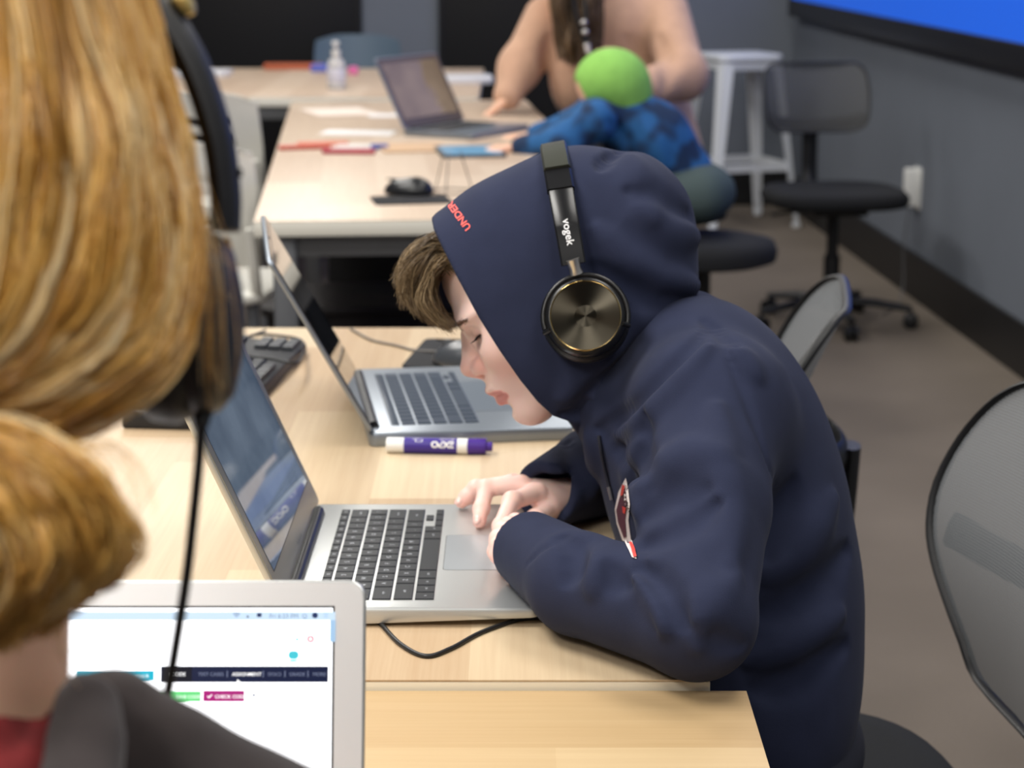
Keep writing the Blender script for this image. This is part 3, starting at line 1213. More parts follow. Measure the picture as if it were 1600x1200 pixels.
def make_laptop(label, loc, rotz, w, dp, th, lidlen, tilt, m_body, m_key, screen, bezel_m, rim, pitch=0.0188, wedge=True,
                fnrow=True, keytop=0.030, pad=(0.105, 0.076), brand=None, legends=True, bezel=(0.019, 0.020, 0.028), lid_m=None):
    """local: x to the user's right, user at -y, hinge at +y, bottom at z = 0"""
    t = thing('laptop', label, 'laptop', loc, rotz)
    bm = bmesh.new()
    add_prism(bm, rring(w, dp, 0.010, 5), 0.0, th, None, 0.0022)
    if wedge:
        for v in bm.verts:
            f = max(0.0, min(1.0, (dp / 2 - v.co.y) / dp))
            if v.co.z < th * 0.6:
                v.co.z += (th * 0.52) * f ** 1.5 * (1 - v.co.z / th)
    base = obj('base', bm, m_body, t, 40)
    zt = th + 0.00005
    laptop_keys(base, dp / 2 - keytop, zt, pitch, m_key, base, fnrow, legends=legends)
    if not fnrow:
        W = 14.5 * pitch
        o = obj('touch_bar', box((-W / 2, dp / 2 - keytop + 0.001, zt), (W / 2, dp / 2 - keytop + 0.0115, zt + 0.0006), 0.0002), m_key, base)
    # track pad: a hairline frame and the glass plate
    py = -dp / 2 + pad[1] / 2 + 0.012
    obj('trackpad_seam', prism(rring(pad[0] + 0.0012, pad[1] + 0.0012, 0.004, 3), zt - 0.0002, zt + 0.0001, Matrix.Translation((0, py, 0))), mat('trackpad_seam', (112, 114, 116), 0.5, 0.5), base, 30)
    obj('trackpad', prism(rring(pad[0], pad[1], 0.0035, 3), zt - 0.0002, zt + 0.0002, Matrix.Translation((0, py, 0))), mat('trackpad_' + m_body.name, (196, 202, 206) if m_body is M_ALU else (132, 142, 154), 0.28, 0.5), base, 30)
    # hinge
    hy, hz = dp / 2 - 0.008, th + 0.001
    obj('hinge', tube([(-w * 0.40, hy, hz), (w * 0.40, hy, hz)], 0.0062, 10, up=(0, 0, 1)), M_HINGE, t, 60)
    # lid
    ta = math.radians(tilt)
    LM = frame((0, hy + 0.001, hz), (1, 0, 0), (0, math.sin(ta), math.cos(ta)), (0, -math.cos(ta), math.sin(ta)))
    C = Matrix.Translation((0, lidlen / 2 + 0.002, 0))
    lid = obj('lid', prism(rring(w, lidlen, 0.010, 6), -0.0058, 0.0, LM @ C, 0.0016), lid_m or m_body, t, 40)
    obj('bezel', prism(rring(w - 2 * rim, lidlen - 2 * rim, 0.009, 6), -0.0002, 0.0006, LM @ C), bezel_m, lid, 30)
    bs, bt, bb = bezel
    sw, sh = w - 2 * bs, lidlen - bt - bb
    cy = bb + sh / 2 - lidlen / 2
    D = LM @ C @ Matrix.Translation((0, cy, 0))
    if rim < 0.004:
        obj('display_seam', box((-sw / 2 - 0.0012, -sh / 2 - 0.0012, 0.0), (sw / 2 + 0.0012, sh / 2 + 0.0012, 0.0007), 0, 2, D), M_HINGE, lid)
    bm = box((-sw / 2, -sh / 2, 0.0), (sw / 2, sh / 2, 0.0009), 0, 2, D)
    disp = obj('display', bm, screen, lid, 30)
    obj('webcam', lathe([(0.0018, 0.0), (0.0018, 0.0010), (0.0008, 0.0012)], 12, LM @ Matrix.Translation((0, lidlen - bt / 2 + 0.002, 0))), M_HINGE, lid)
    if brand:
        me = text_mesh(brand, 0.0062, 0.0, 'CENTER')
        me.transform(LM @ Matrix.Translation((0, bb * 0.38, 0.0009)))
        tag(link('brand_lettering', me, mat('brand_grey', (120, 124, 128), 0.5), lid), 'small grey product lettering')
    return t, LM, D, sw, sh, lid, base


def dim_screen(name, base_rgb, top_rgb, estr, dark=(14, 18, 26)):
    """a dim desktop picture, or a painted reflection, behind glass"""
    m = bpy.data.materials.new(name)
    m.use_nodes = True
    nt = m.node_tree
    b = nt.nodes['Principled BSDF']
    N, L = nt.nodes.new, nt.links.new
    b.inputs['Base Color'].default_value = lin(dark)
    b.inputs['Roughness'].default_value = 0.03
    b.inputs['IOR'].default_value = 1.5
    b.inputs['Specular IOR Level'].default_value = 0.5
    tc = N('ShaderNodeTexCoord')
    n = N('ShaderNodeTexNoise'); n.inputs['Scale'].default_value = 9; n.inputs['Detail'].default_value = 4
    L(tc.outputs['Object'], n.inputs['Vector'])
    r = N('ShaderNodeValToRGB')
    r.color_ramp.elements[0].position = 0.35; r.color_ramp.elements[1].position = 0.65
    r.color_ramp.elements[0].color = lin(base_rgb); r.color_ramp.elements[1].color = lin(top_rgb)
    L(n.outputs['Fac'], r.inputs[0])
    L(r.outputs[0], b.inputs['Emission Color'])
    b.inputs['Emission Strength'].default_value = estr
    return m


# --- the boy's silver laptop: hinge on the left, user on the right
zt_ = TA + 0.0165
h_far = PZ(490, 787, zt_)
n_front = PZ(846, 952, zt_)
bx, by = (h_far.x + n_front.x) / 2, (h_far.y + n_front.y) / 2
M_GLASSB = mat('olive_grey_bezel', (150, 150, 138), 0.3, 0.6)
lapA = make_laptop('silver laptop the boy is using, lid leaning to the left', (bx, by, TA), math.radians(90), abs(h_far.y - n_front.y), 0.227, 0.0165, 0.212, 24,
                   M_ALU, M_KEY, dim_screen('dim_blue_desktop', (80, 98, 122), (128, 146, 168), 0.45), M_GLASSB, 0.0015, brand='MacBook Air')
# --- the grey laptop further back
zt_ = TA + 0.0155
g_near = PZ(577, 679, zt_)
g_front = PZ(889, 668, zt_)
g_far = PZ(546, 580, zt_)
ang = math.atan2(g_front.y - g_near.y, g_front.x - g_near.x)
dpt = 0.241
wid = 0.349
ux = Vector((math.cos(ang), math.sin(ang), 0)); uy = Vector((-math.sin(ang), math.cos(ang), 0))
ctr = g_near + ux * dpt / 2 + uy * wid / 2
lapB = make_laptop('grey laptop with dark keys open behind the purple marker', (ctr.x, ctr.y, TA), ang + math.radians(90), wid, dpt, 0.0155, 0.236, 29,
                   M_GREY, M_KEYD, dim_screen('dark_glass', (30, 34, 40), (60, 62, 66), 0.10, (10, 10, 12)), mat('black_bezel_glass', (12, 12, 14), 0.06), 0.0015, wedge=False, fnrow=False,
                   keytop=0.040, pad=(0.160, 0.100), legends=False, bezel=(0.009, 0.010, 0.016))

# --- the white-screened laptop in front (lid facing the photographer)
TILT = 20
lw, ld, lth, ll = 0.325, 0.227, 0.0165, 0.212
top_c = P(145, 911, 1.18)
hinge = top_c - Vector((0, math.sin(math.radians(TILT)), math.cos(math.radians(TILT)))) * (ll + 0.002)
M_LIT = mat('bright_white_display', (240, 244, 250), 0.3, emit=(250, 252, 255), estr=1.55)
lapC = make_laptop('laptop in front with a bright white code page on its screen', (top_c.x, hinge.y - ld / 2 + 0.007, TB), 0, lw, ld, lth, ll, TILT,
                   M_ALU, M_KEY, M_LIT, mat('pale_silver_bezel', (253, 253, 253), 0.4, 0.0), 0.0016, brand='MacBook Air', legends=False, bezel=(0.0195, 0.0165, 0.0205))
tC_, LMc, Dc, swc, shc, lidc, basec = lapC
tC_M = Matrix.Translation(tC_.location)


def on_screen(px, py):
    """room ray through a survey point -> metres on the display"""
    M = tC_M @ Dc
    o = Vector((0, 0, CAMZ)); dd = P(px, py, 1.0) - o
    n = M.to_3x3() @ Vector((0, 0, 1)); p0 = M.translation
    s = (p0 - o).dot(n) / dd.dot(n)
    q_ = M.inverted() @ (o + dd * s)
    return q_.x, q_.y


ZL = 0.00095
def patch(px0, py0, px1, py1, m, name, layer=0, rad=None, label=None):
    x0, y0_ = on_screen(px0, py0); x1, y1_ = on_screen(px1, py1)
    z = ZL + layer * 0.0001
    if rad:
        bm = prism(rring(abs(x1 - x0), abs(y1_ - y0_), rad, 4), z, z + 0.00006, Dc @ Matrix.Translation(((x0 + x1) / 2, (y0_ + y1_) / 2, 0)))
    else:
        bm = box((min(x0, x1), min(y0_, y1_), z), (max(x0, x1), max(y0_, y1_), z + 0.00006), 0, 2, Dc)
    o = obj(name, bm, m, lidc, None)
    if label: tag(o, label)
    return o


def stext(body, px, py, size_px, m, layer=2, name='screen_text', spacing=1.0, bold=0.0):
    x, y_ = on_screen(px, py)
    me = text_mesh(body, size_px / 2600.0 / 0.72, 0, 'LEFT', spacing, bold)
    me.transform(Dc @ Matrix.Translation((x, y_, ZL + layer * 0.0001)))
    return link(name, me, m, lidc)


def glow(name, rgb, s):
    return mat(name, tuple(int(v * 0.4) for v in rgb), 0.4, emit=rgb, estr=s)


g_bar = glow('menu_bar_light', (205, 228, 248), 1.0)
g_navy = glow('navy_toolbar', (18, 30, 66), 0.8)
g_dark = glow('dark_tab', (14, 18, 36), 0.7)
g_cyan = glow('cyan_button', (20, 178, 205), 1.0)
g_green = glow('green_button', (108, 222, 132), 1.0)
g_mag = glow('magenta_button', (178, 24, 124), 0.9)
g_white = glow('white_text', (255, 255, 255), 1.3)
g_pale = glow('pale_text', (140, 150, 180), 0.8)
g_ink = glow('ink_text', (40, 60, 110), 0.7)
g_teal = glow('teal_icon', (70, 200, 215), 1.0)
g_red = glow('red_ring', (225, 60, 100), 0.9)
g_pbl = glow('pale_blue', (165, 200, 232), 1.0)
patch(-270, 956, 524, 969, g_bar, 'menu_bar')
for i, (x, s) in enumerate(((364, '~'), (386, '.'), (402, ' '))):
    pass
patch(402, 958, 409, 964, g_ink, 'battery_icon', 1)
patch(386, 962, 389, 965, g_ink, 'menu_icon', 1)
stext('Fri 6:23 PM', 421, 966, 7, g_pbl if False else glow('menu_grey', (120, 150, 190), 0.8))
stext('Q', 472, 966, 7, glow('menu_grey', (120, 150, 190), 0.8))
patch(488, 957, 497, 966, g_ink, 'menu_icon', 1, rad=0.0016)
for k in range(3):
    patch(506, 958 + k * 3, 513, 959 + k * 3, g_pbl, 'menu_line', 1)
for r_, nm in ((9, 0), (6.4, 1), (3.6, 2)):     # signal fan
    x, y_ = on_screen(370, 966)
    pts = [(math.cos(math.radians(a)) * r_ / 2600, math.sin(math.radians(a)) * r_ / 2600) for a in range(50, 131, 10)]
    inn = [(math.cos(math.radians(a)) * (r_ - 1.4) / 2600, math.sin(math.radians(a)) * (r_ - 1.4) / 2600) for a in range(130, 49, -10)]
    bm = bmesh.new()
    bm.faces.new([bm.verts.new(Dc @ Vector((x + p[0], y_ + p[1], ZL + 0.0001))) for p in pts + inn])
    obj('signal_icon', bm, glow('menu_grey', (120, 150, 190), 0.8), lidc, None)
patch(516, 969, 524, 1003, g_pbl, 'scroll_bar', 1)
patch(252, 1041, 513, 1066, g_navy, 'toolbar', 0)
patch(254, 1042, 300, 1065, g_dark, 'toolbar_tab', 1)
for s, x, m_ in (('K CODE', 262, g_white), ('TEST CASES', 310, g_pale), ('ASSIGNMENT', 363, g_white), ('DOCS', 419, g_pale), ('GRADE', 452, g_pale), ('MORE', 489, g_pale)):
    stext(s, x, 1056, 5.4, m_, bold=0.00003 if m_ is g_white else 0.0)
for x in (355, 411, 445, 481):
    patch(x, 1048, x + 1, 1058, g_pale, 'toolbar_divider', 1)
patch(120, 1048, 241, 1063, g_cyan, 'button_cyan', 0)
stext('RUN / CONTINUE', 176, 1058.5, 5, g_white)
patch(246, 1080, 314, 1096, g_green, 'button_green', 0)
stext('SAVE CODE', 276, 1091, 5, g_white)
patch(318, 1079, 382, 1096, g_mag, 'button_magenta', 0)
stext('CHECK CODE', 336, 1091, 5.4, g_white, bold=0.00004)
x, y_ = on_screen(328, 1088)
bm = bmesh.new()                                   # tick mark
tk = [(-4, 0), (-2.8, 1.2), (-1, -0.8), (3, 3.4), (4.2, 2.2), (-1, -3.2)]
bm.faces.new([bm.verts.new(Dc @ Vector((x + a_ / 2600, y_ + b_ / 2600, ZL + 0.0002))) for a_, b_ in tk])
obj('tick_icon', bm, g_white, lidc, None)
patch(395, 1084, 399, 1088, g_ink, 'dot_icon', 1)
patch(451, 1017, 467, 1030, g_teal, 'round_icon', 1, rad=0.0022)
patch(453, 1031, 465, 1034, g_teal, 'round_icon_base', 1)
patch(480, 993, 491, 1004, g_red, 'red_ring', 1, rad=0.0020)
patch(482.5, 995.5, 488.5, 1001.5, g_white, 'red_ring_middle', 2, rad=0.0010)
patch(462, 997, 467, 1001, g_teal, 'small_ring', 1, rad=0.0007)
patch(418, 1020, 425, 1022, g_ink, 'dash_icon', 1)
patch(476, 1023, 486, 1025, g_pbl, 'dash_icon', 1)
patch(356, 1023, 390, 1025, glow('faint_grey', (205, 215, 228), 1.1), 'faint_line', 1)
x, y_ = on_screen(372, 1066)
bm = bmesh.new()                                   # mouse pointer
bm.faces.new([bm.verts.new(Dc @ Vector((x + a_ / 2600, y_ + b_ / 2600, ZL + 0.0003))) for a_, b_ in ((-1, 5), (5, 0), (2.5, -0.5), (4, -4), (2, -5), (0.5, -1.5), (-1.5, -2.5))])
obj('pointer_icon', bm, g_white, lidc, None)

# ================================================================== the dry erase marker
mk_a = PZ(604, 695, TA + 0.009); mk_b = PZ(769, 698, TA + 0.009)
t = thing('dry_erase_marker', 'purple and white dry erase marker lying on the pale table', 'marker', (mk_a + mk_b) / 2 - Vector((0, 0, 0.0092)), math.atan2(mk_b.y - mk_a.y, mk_b.x - mk_a.x))
LN = (mk_b - mk_a).length
R_ = 0.0092
MX = Matrix.Translation((0, 0, R_)) @ Matrix.Rotation(math.pi / 2, 4, 'Y') @ Matrix.Translation((0, 0, -LN / 2))
fx = lambda px: (px - 604) / 165.0 * LN
m_mw = mat('marker_white', (240, 240, 238), 0.35)
m_mp = mat('marker_purple', (70, 40, 140), 0.35)
m_mpl = mat('marker_label_purple', (62, 44, 140), 0.4)
obj('barrel', lathe([(R_ * 0.80, 0), (R_ * 0.93, 0.0008), (R_ * 0.94, 0.004), (R_ * 0.96, fx(632)), (R_ * 0.97, fx(731))], 28, MX), m_mw, t, 40)
obj('label_wrap', lathe([(R_ * 0.9, fx(632)), (R_ * 0.985, fx(632)), (R_ * 0.985, fx(715)), (R_ * 0.9, fx(715))], 28, MX), m_mpl, t, 30)
obj('label_stripe', prism([(0, 0), (1, 0), (1, 1), (0, 1)], 0, 1, Matrix.Scale(0.0001, 4)), m_mw, t)
bpy.data.objects.remove(t.children[-1]) if False else None
obj('cap', lathe([(R_ * 0.9, fx(731)), (R_, fx(732)), (R_ * 0.98, fx(744)), (R_ * 0.93, fx(759)), (R_ * 0.60, fx(760)), (R_ * 0.58, fx(769)), (R_ * 0.5, fx(769.6))], 28, MX), m_mp, t, 40)
for s in (0.0,):
    obj('cap_clip', box((fx(740) - LN / 2, -0.002, 2 * R_ - 0.001), (fx(761) - LN / 2, 0.002, 2 * R_ + 0.0002), 0.0005), m_mp, t)


def wrap_text(body, size, x_px, ang0, m, name, bold=0.0):
    """lettering wrapped round the barrel, upside down as the marker lies"""
    me = text_mesh(body, size, 0, 'LEFT', 1.0, bold)
    bm = bmesh.new(); bm.from_mesh(me); bpy.data.meshes.remove(me)
    bmesh.ops.subdivide_edges(bm, edges=[e for e in bm.edges if e.calc_length() > size * 0.25], cuts=1)
    for v in bm.verts:
        lx, ly = v.co.x, v.co.y
        a = ang0 + ly / R_                     # upward in the text turns towards the viewer
        v.co = Vector((fx(x_px) - LN / 2 - lx, -R_ * 0.992 * math.sin(a), R_ + R_ * 0.992 * math.cos(a)))
    return obj(name, bm, m, t, None)


wrap_text('EXPO', 0.0105, 711, math.radians(44), m_mw, 'lettering', 0.0005)
wrap_text('dry erase', 0.0046, 711, math.radians(12), m_mw, 'lettering')
wrap_text('chisel', 0.0036, 656, math.radians(14), m_mw, 'lettering')
# white strip along the top of the label with a thin line of print, and the small tick box
def barrel_patch(px0, px1, a0, a1, m, name, r=0.99):
    bm = bmesh.new()
    n = 8
    ra_ = [bm.verts.new((fx(px0) - LN / 2, -R_ * r * math.sin(math.radians(a0 + (a1 - a0) * i / n)), R_ + R_ * r * math.cos(math.radians(a0 + (a1 - a0) * i / n)))) for i in range(n + 1)]
    rb_ = [bm.verts.new((fx(px1) - LN / 2, v.co.y, v.co.z)) for v in ra_]
    for i in range(n):
        bm.faces.new((ra_[i], rb_[i], rb_[i + 1], ra_[i + 1]))
    return obj(name, bm, m, t, 60)


barrel_patch(632, 715, -40, -6, m_mw, 'label_top_strip')
barrel_patch(672, 712, -20, -14, mat('print_ink', (50, 40, 90), 0.5), 'print_line', 0.995)
barrel_patch(650, 661, 18, 48, m_mw, 'tick_box', 0.99)
barrel_patch(651.2, 659.8, 21, 45, m_mpl, 'tick_box_inside', 0.994)
for ch_ in [c for c in t.children if c.name.startswith('label_stripe')]:
    bpy.data.objects.remove(ch_)

# ================================================================== keyboard, mouse, pads, cables on the boy's table
def keyboard(label, c, rotz, w=0.44, dp=0.135):
    t = thing('keyboard', label, 'keyboard', c, rotz)
    mb = mat('keyboard_black', (30, 31, 34), 0.5)
    mk = mat('keyboard_keys', (46, 49, 54), 0.45)
    bm = bmesh.new()
    add_box(bm, (-w / 2, -dp / 2, 0.0), (w / 2, dp / 2, 0.018), 0.004)
    for v in bm.verts:
        if v.co.z > 0.009: v.co.z += (v.co.y + dp / 2) * 0.05
    body = obj('body', bm, mb, t)
    p = 0.019
    for r in range(6):
        yy = -dp / 2 + 0.014 + r * p + (0.004 if r == 5 else 0)
        zz = 0.0175 + (yy + dp / 2) * 0.05
        x = -w / 2 + 0.012
        widths = [1.4, 1.2, 1.2, 6.0, 1.2, 1.2, 1.4] if r == 0 else [1 + 0.25 * r % 1.0 + (0.5 if r in (1, 2, 3) else 0)] + [1] * 12 + [1.4]
        for u in widths:
            o = bpy.data.objects.new('key', key_mesh(u * p - 0.003, p - 0.003, 0.006, mk))
            COL.objects.link(o); o.parent = body; o.location = (x + u * p / 2, yy, zz)
            x += u * p
        if r not in (3,):
            for u in range(3):
                o = bpy.data.objects.new('key', key_mesh(p - 0.003, p - 0.003, 0.006, mk))
                COL.objects.link(o); o.parent = body; o.location = (w / 2 - 0.015 - u * p - 0.004, yy, zz)
    return t


kb = PZ(430, 562, TA + 0.01)
t = keyboard('black computer keyboard at the back left of the pale table', (kb.x - 0.055, kb.y - 0.13, TA), math.radians(84), 0.44, 0.135)
def cable(name, label, pts, r=0.0022, rgb=(26, 26, 28)):
    o = obj(name, tube(catmull(pts, 10), r, 8), mat('cable_%d_%d' % (rgb[0], rgb[2]), rgb, 0.45), None, 60)
    return tag(o, label, 'cable')


cable('keyboard_cable', 'thin black cable looped over the black keyboard', [PZ(382, 556, TA + 0.028), PZ(420, 560, TA + 0.030), PZ(464, 566, TA + 0.028), PZ(474, 540, TA + 0.006), PZ(462, 528, TA + 0.003), PZ(405, 522, TA + 0.003), PZ(385, 528, TA + 0.003), PZ(415, 508 + 8, TA + 0.003)], 0.0018)


def mouse(name, label, c, rotz, rgb=(26, 27, 30)):
    t = thing(name, label, 'mouse', c, rotz)
    m = mat('mouse_%d' % rgb[0], rgb, 0.3)
    f = Field((-0.05, -0.07, -0.005), (0.05, 0.07, 0.05), 0.003)
    f.ell((0, 0, 0.004), (0.031, 0.056, 0.032), 0.0)
    f.ell((0, -0.02, 0.008), (0.026, 0.034, 0.030), 0.01)
    f.plane((0, 0, 0.001), (0, 0, -1))
    V, Q = f.mesh()
    me = np_mesh('shell', relax(V, Q, 2), Q)
    link('shell', me, m, t, 180)
    obj('wheel', lathe([(0.006, -0.003), (0.0075, -0.002), (0.0075, 0.002), (0.006, 0.003)], 14, Matrix.Translation((0, 0.034, 0.028)) @ Matrix.Rotation(math.pi / 2, 4, 'Y')), mat('wheel_grey', (70, 72, 76), 0.5), t)
    obj('button_groove', box((-0.0006, 0.01, 0.032), (0.0006, 0.05, 0.0345)), M_BLACK, t)
    return t


def pad(name, label, c, rotz, w, h):
    o = obj(name, prism(rring(w, h, 0.012, 4), 0, 0.003, None, 0.0008), mat('mouse_pad_black', (22, 22, 25), 0.85), None, 30)
    o.location = c; o.rotation_euler = (0, 0, rotz)
    return tag(o, label, 'mouse pad')


pc = PZ(700, 556, TA)
pad('mouse_pad', 'black mouse pad on the pale table behind the grey laptop', (pc.x + 0.05, pc.y, TA), math.radians(-8), 0.20, 0.19)
mc = PZ(722, 553, TA + 0.02)
mouse('computer_mouse', 'black mouse partly hidden behind the boy\'s nose', (mc.x + 0.012, mc.y, TA + 0.003), math.radians(70), (60, 63, 68))
cable('mouse_cable', 'thin grey cable curving across the back of the pale table', [PZ(548, 514, TA + 0.002), PZ(580, 531, TA + 0.002), PZ(620, 540, TA + 0.002), PZ(648, 547, TA + 0.003), PZ(690, 550, TA + 0.006)], 0.0018, (96, 92, 88))
cable('headphone_cable', 'black headphone cable curving on the table under the boy\'s forearm', [PZ(566, 952, TA + 0.003), PZ(592, 972, TA + 0.002), PZ(625, 1006, TA + 0.002), PZ(665, 1025, TA + 0.002), PZ(705, 1013, TA + 0.002), PZ(752, 988, TA + 0.002), PZ(812, 968, TA + 0.002), PZ(862, 965, TA + 0.002), PZ(900, 966, TA + 0.002)], 0.0021)

# ================================================================== things on the tables behind
pc = onC(628, 312)
pad('mouse_pad', 'black mouse pad on the long table behind', (pc.x + 0.02, pc.y, 0.740), math.radians(10), 0.17, 0.13)
mc = onC(638, 305)
mouse('computer_mouse', 'dark mouse on the black pad on the long table', (mc.x, mc.y + 0.01, 0.743), math.radians(80), (30, 31, 34))

# open laptop between the two people
lc = onC(688, 212)
lapD = make_laptop('open laptop on the long table with its lid leaning left', (lc.x + 0.075, lc.y + 0.10, 0.740), math.radians(60), 0.33, 0.23, 0.017, 0.22, 27,
                   M_GREY, M_KEY, dim_screen('tan_reflection', (126, 108, 92), (150, 130, 112), 0.75, (40, 34, 30)), mat('dark_bezel_far', (96, 84, 74), 0.3), 0.004, legends=False, wedge=False)  # tan emission paints the peach sweater's reflection into the screen
# tablet under the child's hand
tc = onC(722, 238)
t = thing('tablet', 'pale blue tablet under the hands of the child in blue', 'tablet', (tc.x + 0.02, tc.y, 0.740), math.radians(8))
obj('case', prism(rring(0.17, 0.23, 0.012, 4), 0, 0.008, None, 0.002), mat('tablet_case', (60, 66, 74), 0.4), t, 40)
obj('glass', prism(rring(0.15, 0.205, 0.004, 3), 0.008, 0.0086), mat('tablet_glass', (120, 165, 195), 0.15, emit=(90, 140, 175), estr=0.35), t, 30)

# clear spray bottle
bc = onC(526, 137)
t = thing('bottle', 'clear plastic bottle with white pump on the far table', 'bottle', (bc.x, bc.y, 0.738))
obj('body', lathe([(0.030, 0), (0.034, 0.004), (0.034, 0.085), (0.030, 0.10), (0.014, 0.115), (0.012, 0.12)], 20), mat('clear_bottle', (235, 236, 240), 0.15, trans=0.5), t, 40)
obj('cap', lathe([(0.015, 0.118), (0.016, 0.12), (0.016, 0.14), (0.006, 0.143), (0.006, 0.165)], 16), m_wp, t, 40)
obj('pump_head', box((-0.012, -0.03, 0.160), (0.012, 0.012, 0.172), 0.003), m_wp, t)
obj('label_band', lathe([(0.0342, 0.025), (0.0347, 0.026), (0.0347, 0.075), (0.0342, 0.076)], 20, None, False), mat('bottle_label', (208, 208, 222), 0.5), t, 40)


def small(name, label, cat, px, py, bm, m, rot=0.0, z=0.740, group=None):
    q_ = PZ(px, py, z)
    o = obj(name, bm, m, None, 40)
    o.location = (q_.x, q_.y, z); o.rotation_euler = (0, 0, math.radians(rot))
    return tag(o, label, cat, group)


def pen(label, px, py, rot, rgb, L=0.14):
    q_ = PZ(px, py, 0.745)
    t = thing('marker_pen', label, 'pen', (q_.x, q_.y, 0.740), math.radians(rot), group='coloured pens on the long table')
    M = Matrix.Translation((0, 0, 0.0075)) @ Matrix.Rotation(math.pi / 2, 4, 'Y') @ Matrix.Translation((0, 0, -L / 2))
    m = mat('pen_%d_%d_%d' % rgb, rgb, 0.4)
    obj('barrel', lathe([(0.006, 0), (0.0072, 0.002), (0.0072, L * 0.68)], 12, M), m_wp if rgb[0] < 100 else m, t)
    obj('cap', lathe([(0.0072, L * 0.66), (0.0076, L * 0.67), (0.0072, L * 0.98), (0.004, L)], 12, M), m, t)
    return t


pen('red pen at the left of the pens on the long table', 476, 231, 15, (190, 92, 76))
pen('orange pen beside the red pen on the long table', 505, 226, 8, (206, 122, 96))
pen('blue pen at the right of the pens on the long table', 566, 231, 6, (60, 84, 160))
pen('dark red pen next to the blue pen on the long table', 545, 238, -4, (176, 70, 84))
for i, (x, y, r, lb, w, h) in enumerate(((600, 181, 12, 'small bright white paper card beside the open far laptop', 0.10, 0.09), (560, 208, -8, 'white sheet of paper on the long table in front of the far laptop', 0.21, 0.12), (530, 175, 20, 'white sheet of paper lying behind the pens on the long table', 0.2, 0.26), (520, 228, 5, 'white paper slip lying among the pens', 0.09, 0.06))):
    small('paper_sheet', lb, 'paper', x, y, box((-w / 2, -h / 2, 0.0005), (w / 2, h / 2, 0.0020)), mat('paper_white', (232, 230, 230), 0.7) if i != 2 else mat('paper_cream', (226, 212, 200), 0.7), r, group='papers on the long table')
small('cardboard_piece', 'brown cardboard piece on the long table near the tablet', 'cardboard', 645, 232, box((-0.09, -0.10, 0.0005), (0.09, 0.10, 0.006), 0.001), mat('cardboard', (196, 164, 132), 0.8), 12)
small('colour_box', 'orange and red box at the left on the cross table', 'box', 458, 108, box((-0.12, -0.05, 0), (0.12, 0.05, 0.022), 0.003), mat('orange_box', (176, 92, 60), 0.6), 4, 0.738)
small('pink_note', 'small pink block beside the clear bottle', 'block', 552, 116, box((-0.018, -0.02, 0), (0.018, 0.02, 0.03), 0.004), mat('pink_block', (226, 110, 170), 0.6), 10, 0.738)
small('blue_block', 'small blue block behind the clear bottle', 'block', 500, 112, box((-0.035, -0.025, 0), (0.035, 0.025, 0.03), 0.004), mat('blue_block', (96, 110, 196), 0.6), -6, 0.738)
small('white_tray', 'white tray at the right end of the cross table', 'tray', 700, 128, prism(rring(0.34, 0.22, 0.02, 3), 0, 0.022, None, 0.003), mat('tray_white', (214, 214, 218), 0.5), 3, 0.738)
small('white_tray', 'white tray at the left end of the cross table', 'tray', 300, 118, prism(rring(0.30, 0.20, 0.02, 3), 0, 0.02, None, 0.003), mat('tray_white', (214, 214, 218), 0.5), -3, 0.738)
# thin wire stand near the child's tablet
t = thing('wire_stand', 'thin grey wire stand on the long table beside the mouse', 'stand', onC(705, 300, 0.740))
mw = mat('thin_wire', (120, 112, 104), 0.4, 0.6)
obj('ring', tube([(0.05 * math.cos(a * math.pi / 8), 0.05 * math.sin(a * math.pi / 8), 0.002) for a in range(17)], 0.0018, 6), mw, t)
for a in (0.3, 2.4, 4.5):
    obj('wire', tube([(0.05 * math.cos(a), 0.05 * math.sin(a), 0.002), (0.022 * math.cos(a), 0.022 * math.sin(a), 0.09)], 0.0016, 6), mw, t)

# ================================================================== people: shared pieces
SKIN_BOY = tone_mat('boy_skin', [(0.0, (252, 217, 206)), (0.35, (248, 186, 172)), (0.7, (224, 154, 146)), (1.0, (216, 142, 138))], 0.45, 0.4, 0.25, bump=0.06, bscale=600)
M_NAVY = mat('navy_fleece', (42, 47, 69), 0.88, noise=0.06, nscale=40, bump=0.12, bscale=900, sheen=0.03, spec=0.15)


def npP(px, py, d):
    return np.array(P(px, py, d))


def bvh_of(o):
    me = o.data
    v = np.zeros(len(me.vertices) * 3, np.float32); me.vertices.foreach_get('co', v)
    off = np.array(o.matrix_world.translation) if False else np.zeros(3)
    q = np.zeros(len(me.loops), np.int32); me.loops.foreach_get('vertex_index', q)
    k = len(me.loops) // max(1, len(me.polygons))
    return BVHTree.FromPolygons(v.reshape(-1, 3).tolist(), q.reshape(-1, k).tolist())


EYE = Vector((0, 0, CAMZ))


def drop(bv, px, py, off):
    """point of a body surface met by a survey ray, lifted by `off`"""
    dd = (P(px, py, 1.0) - EYE).normalized()
    h = bv.ray_cast(EYE, dd)
    if h[0] is None:
        return None
    n = h[1] if h[1].dot(dd) < 0 else -h[1]
    return h[0] + n * off


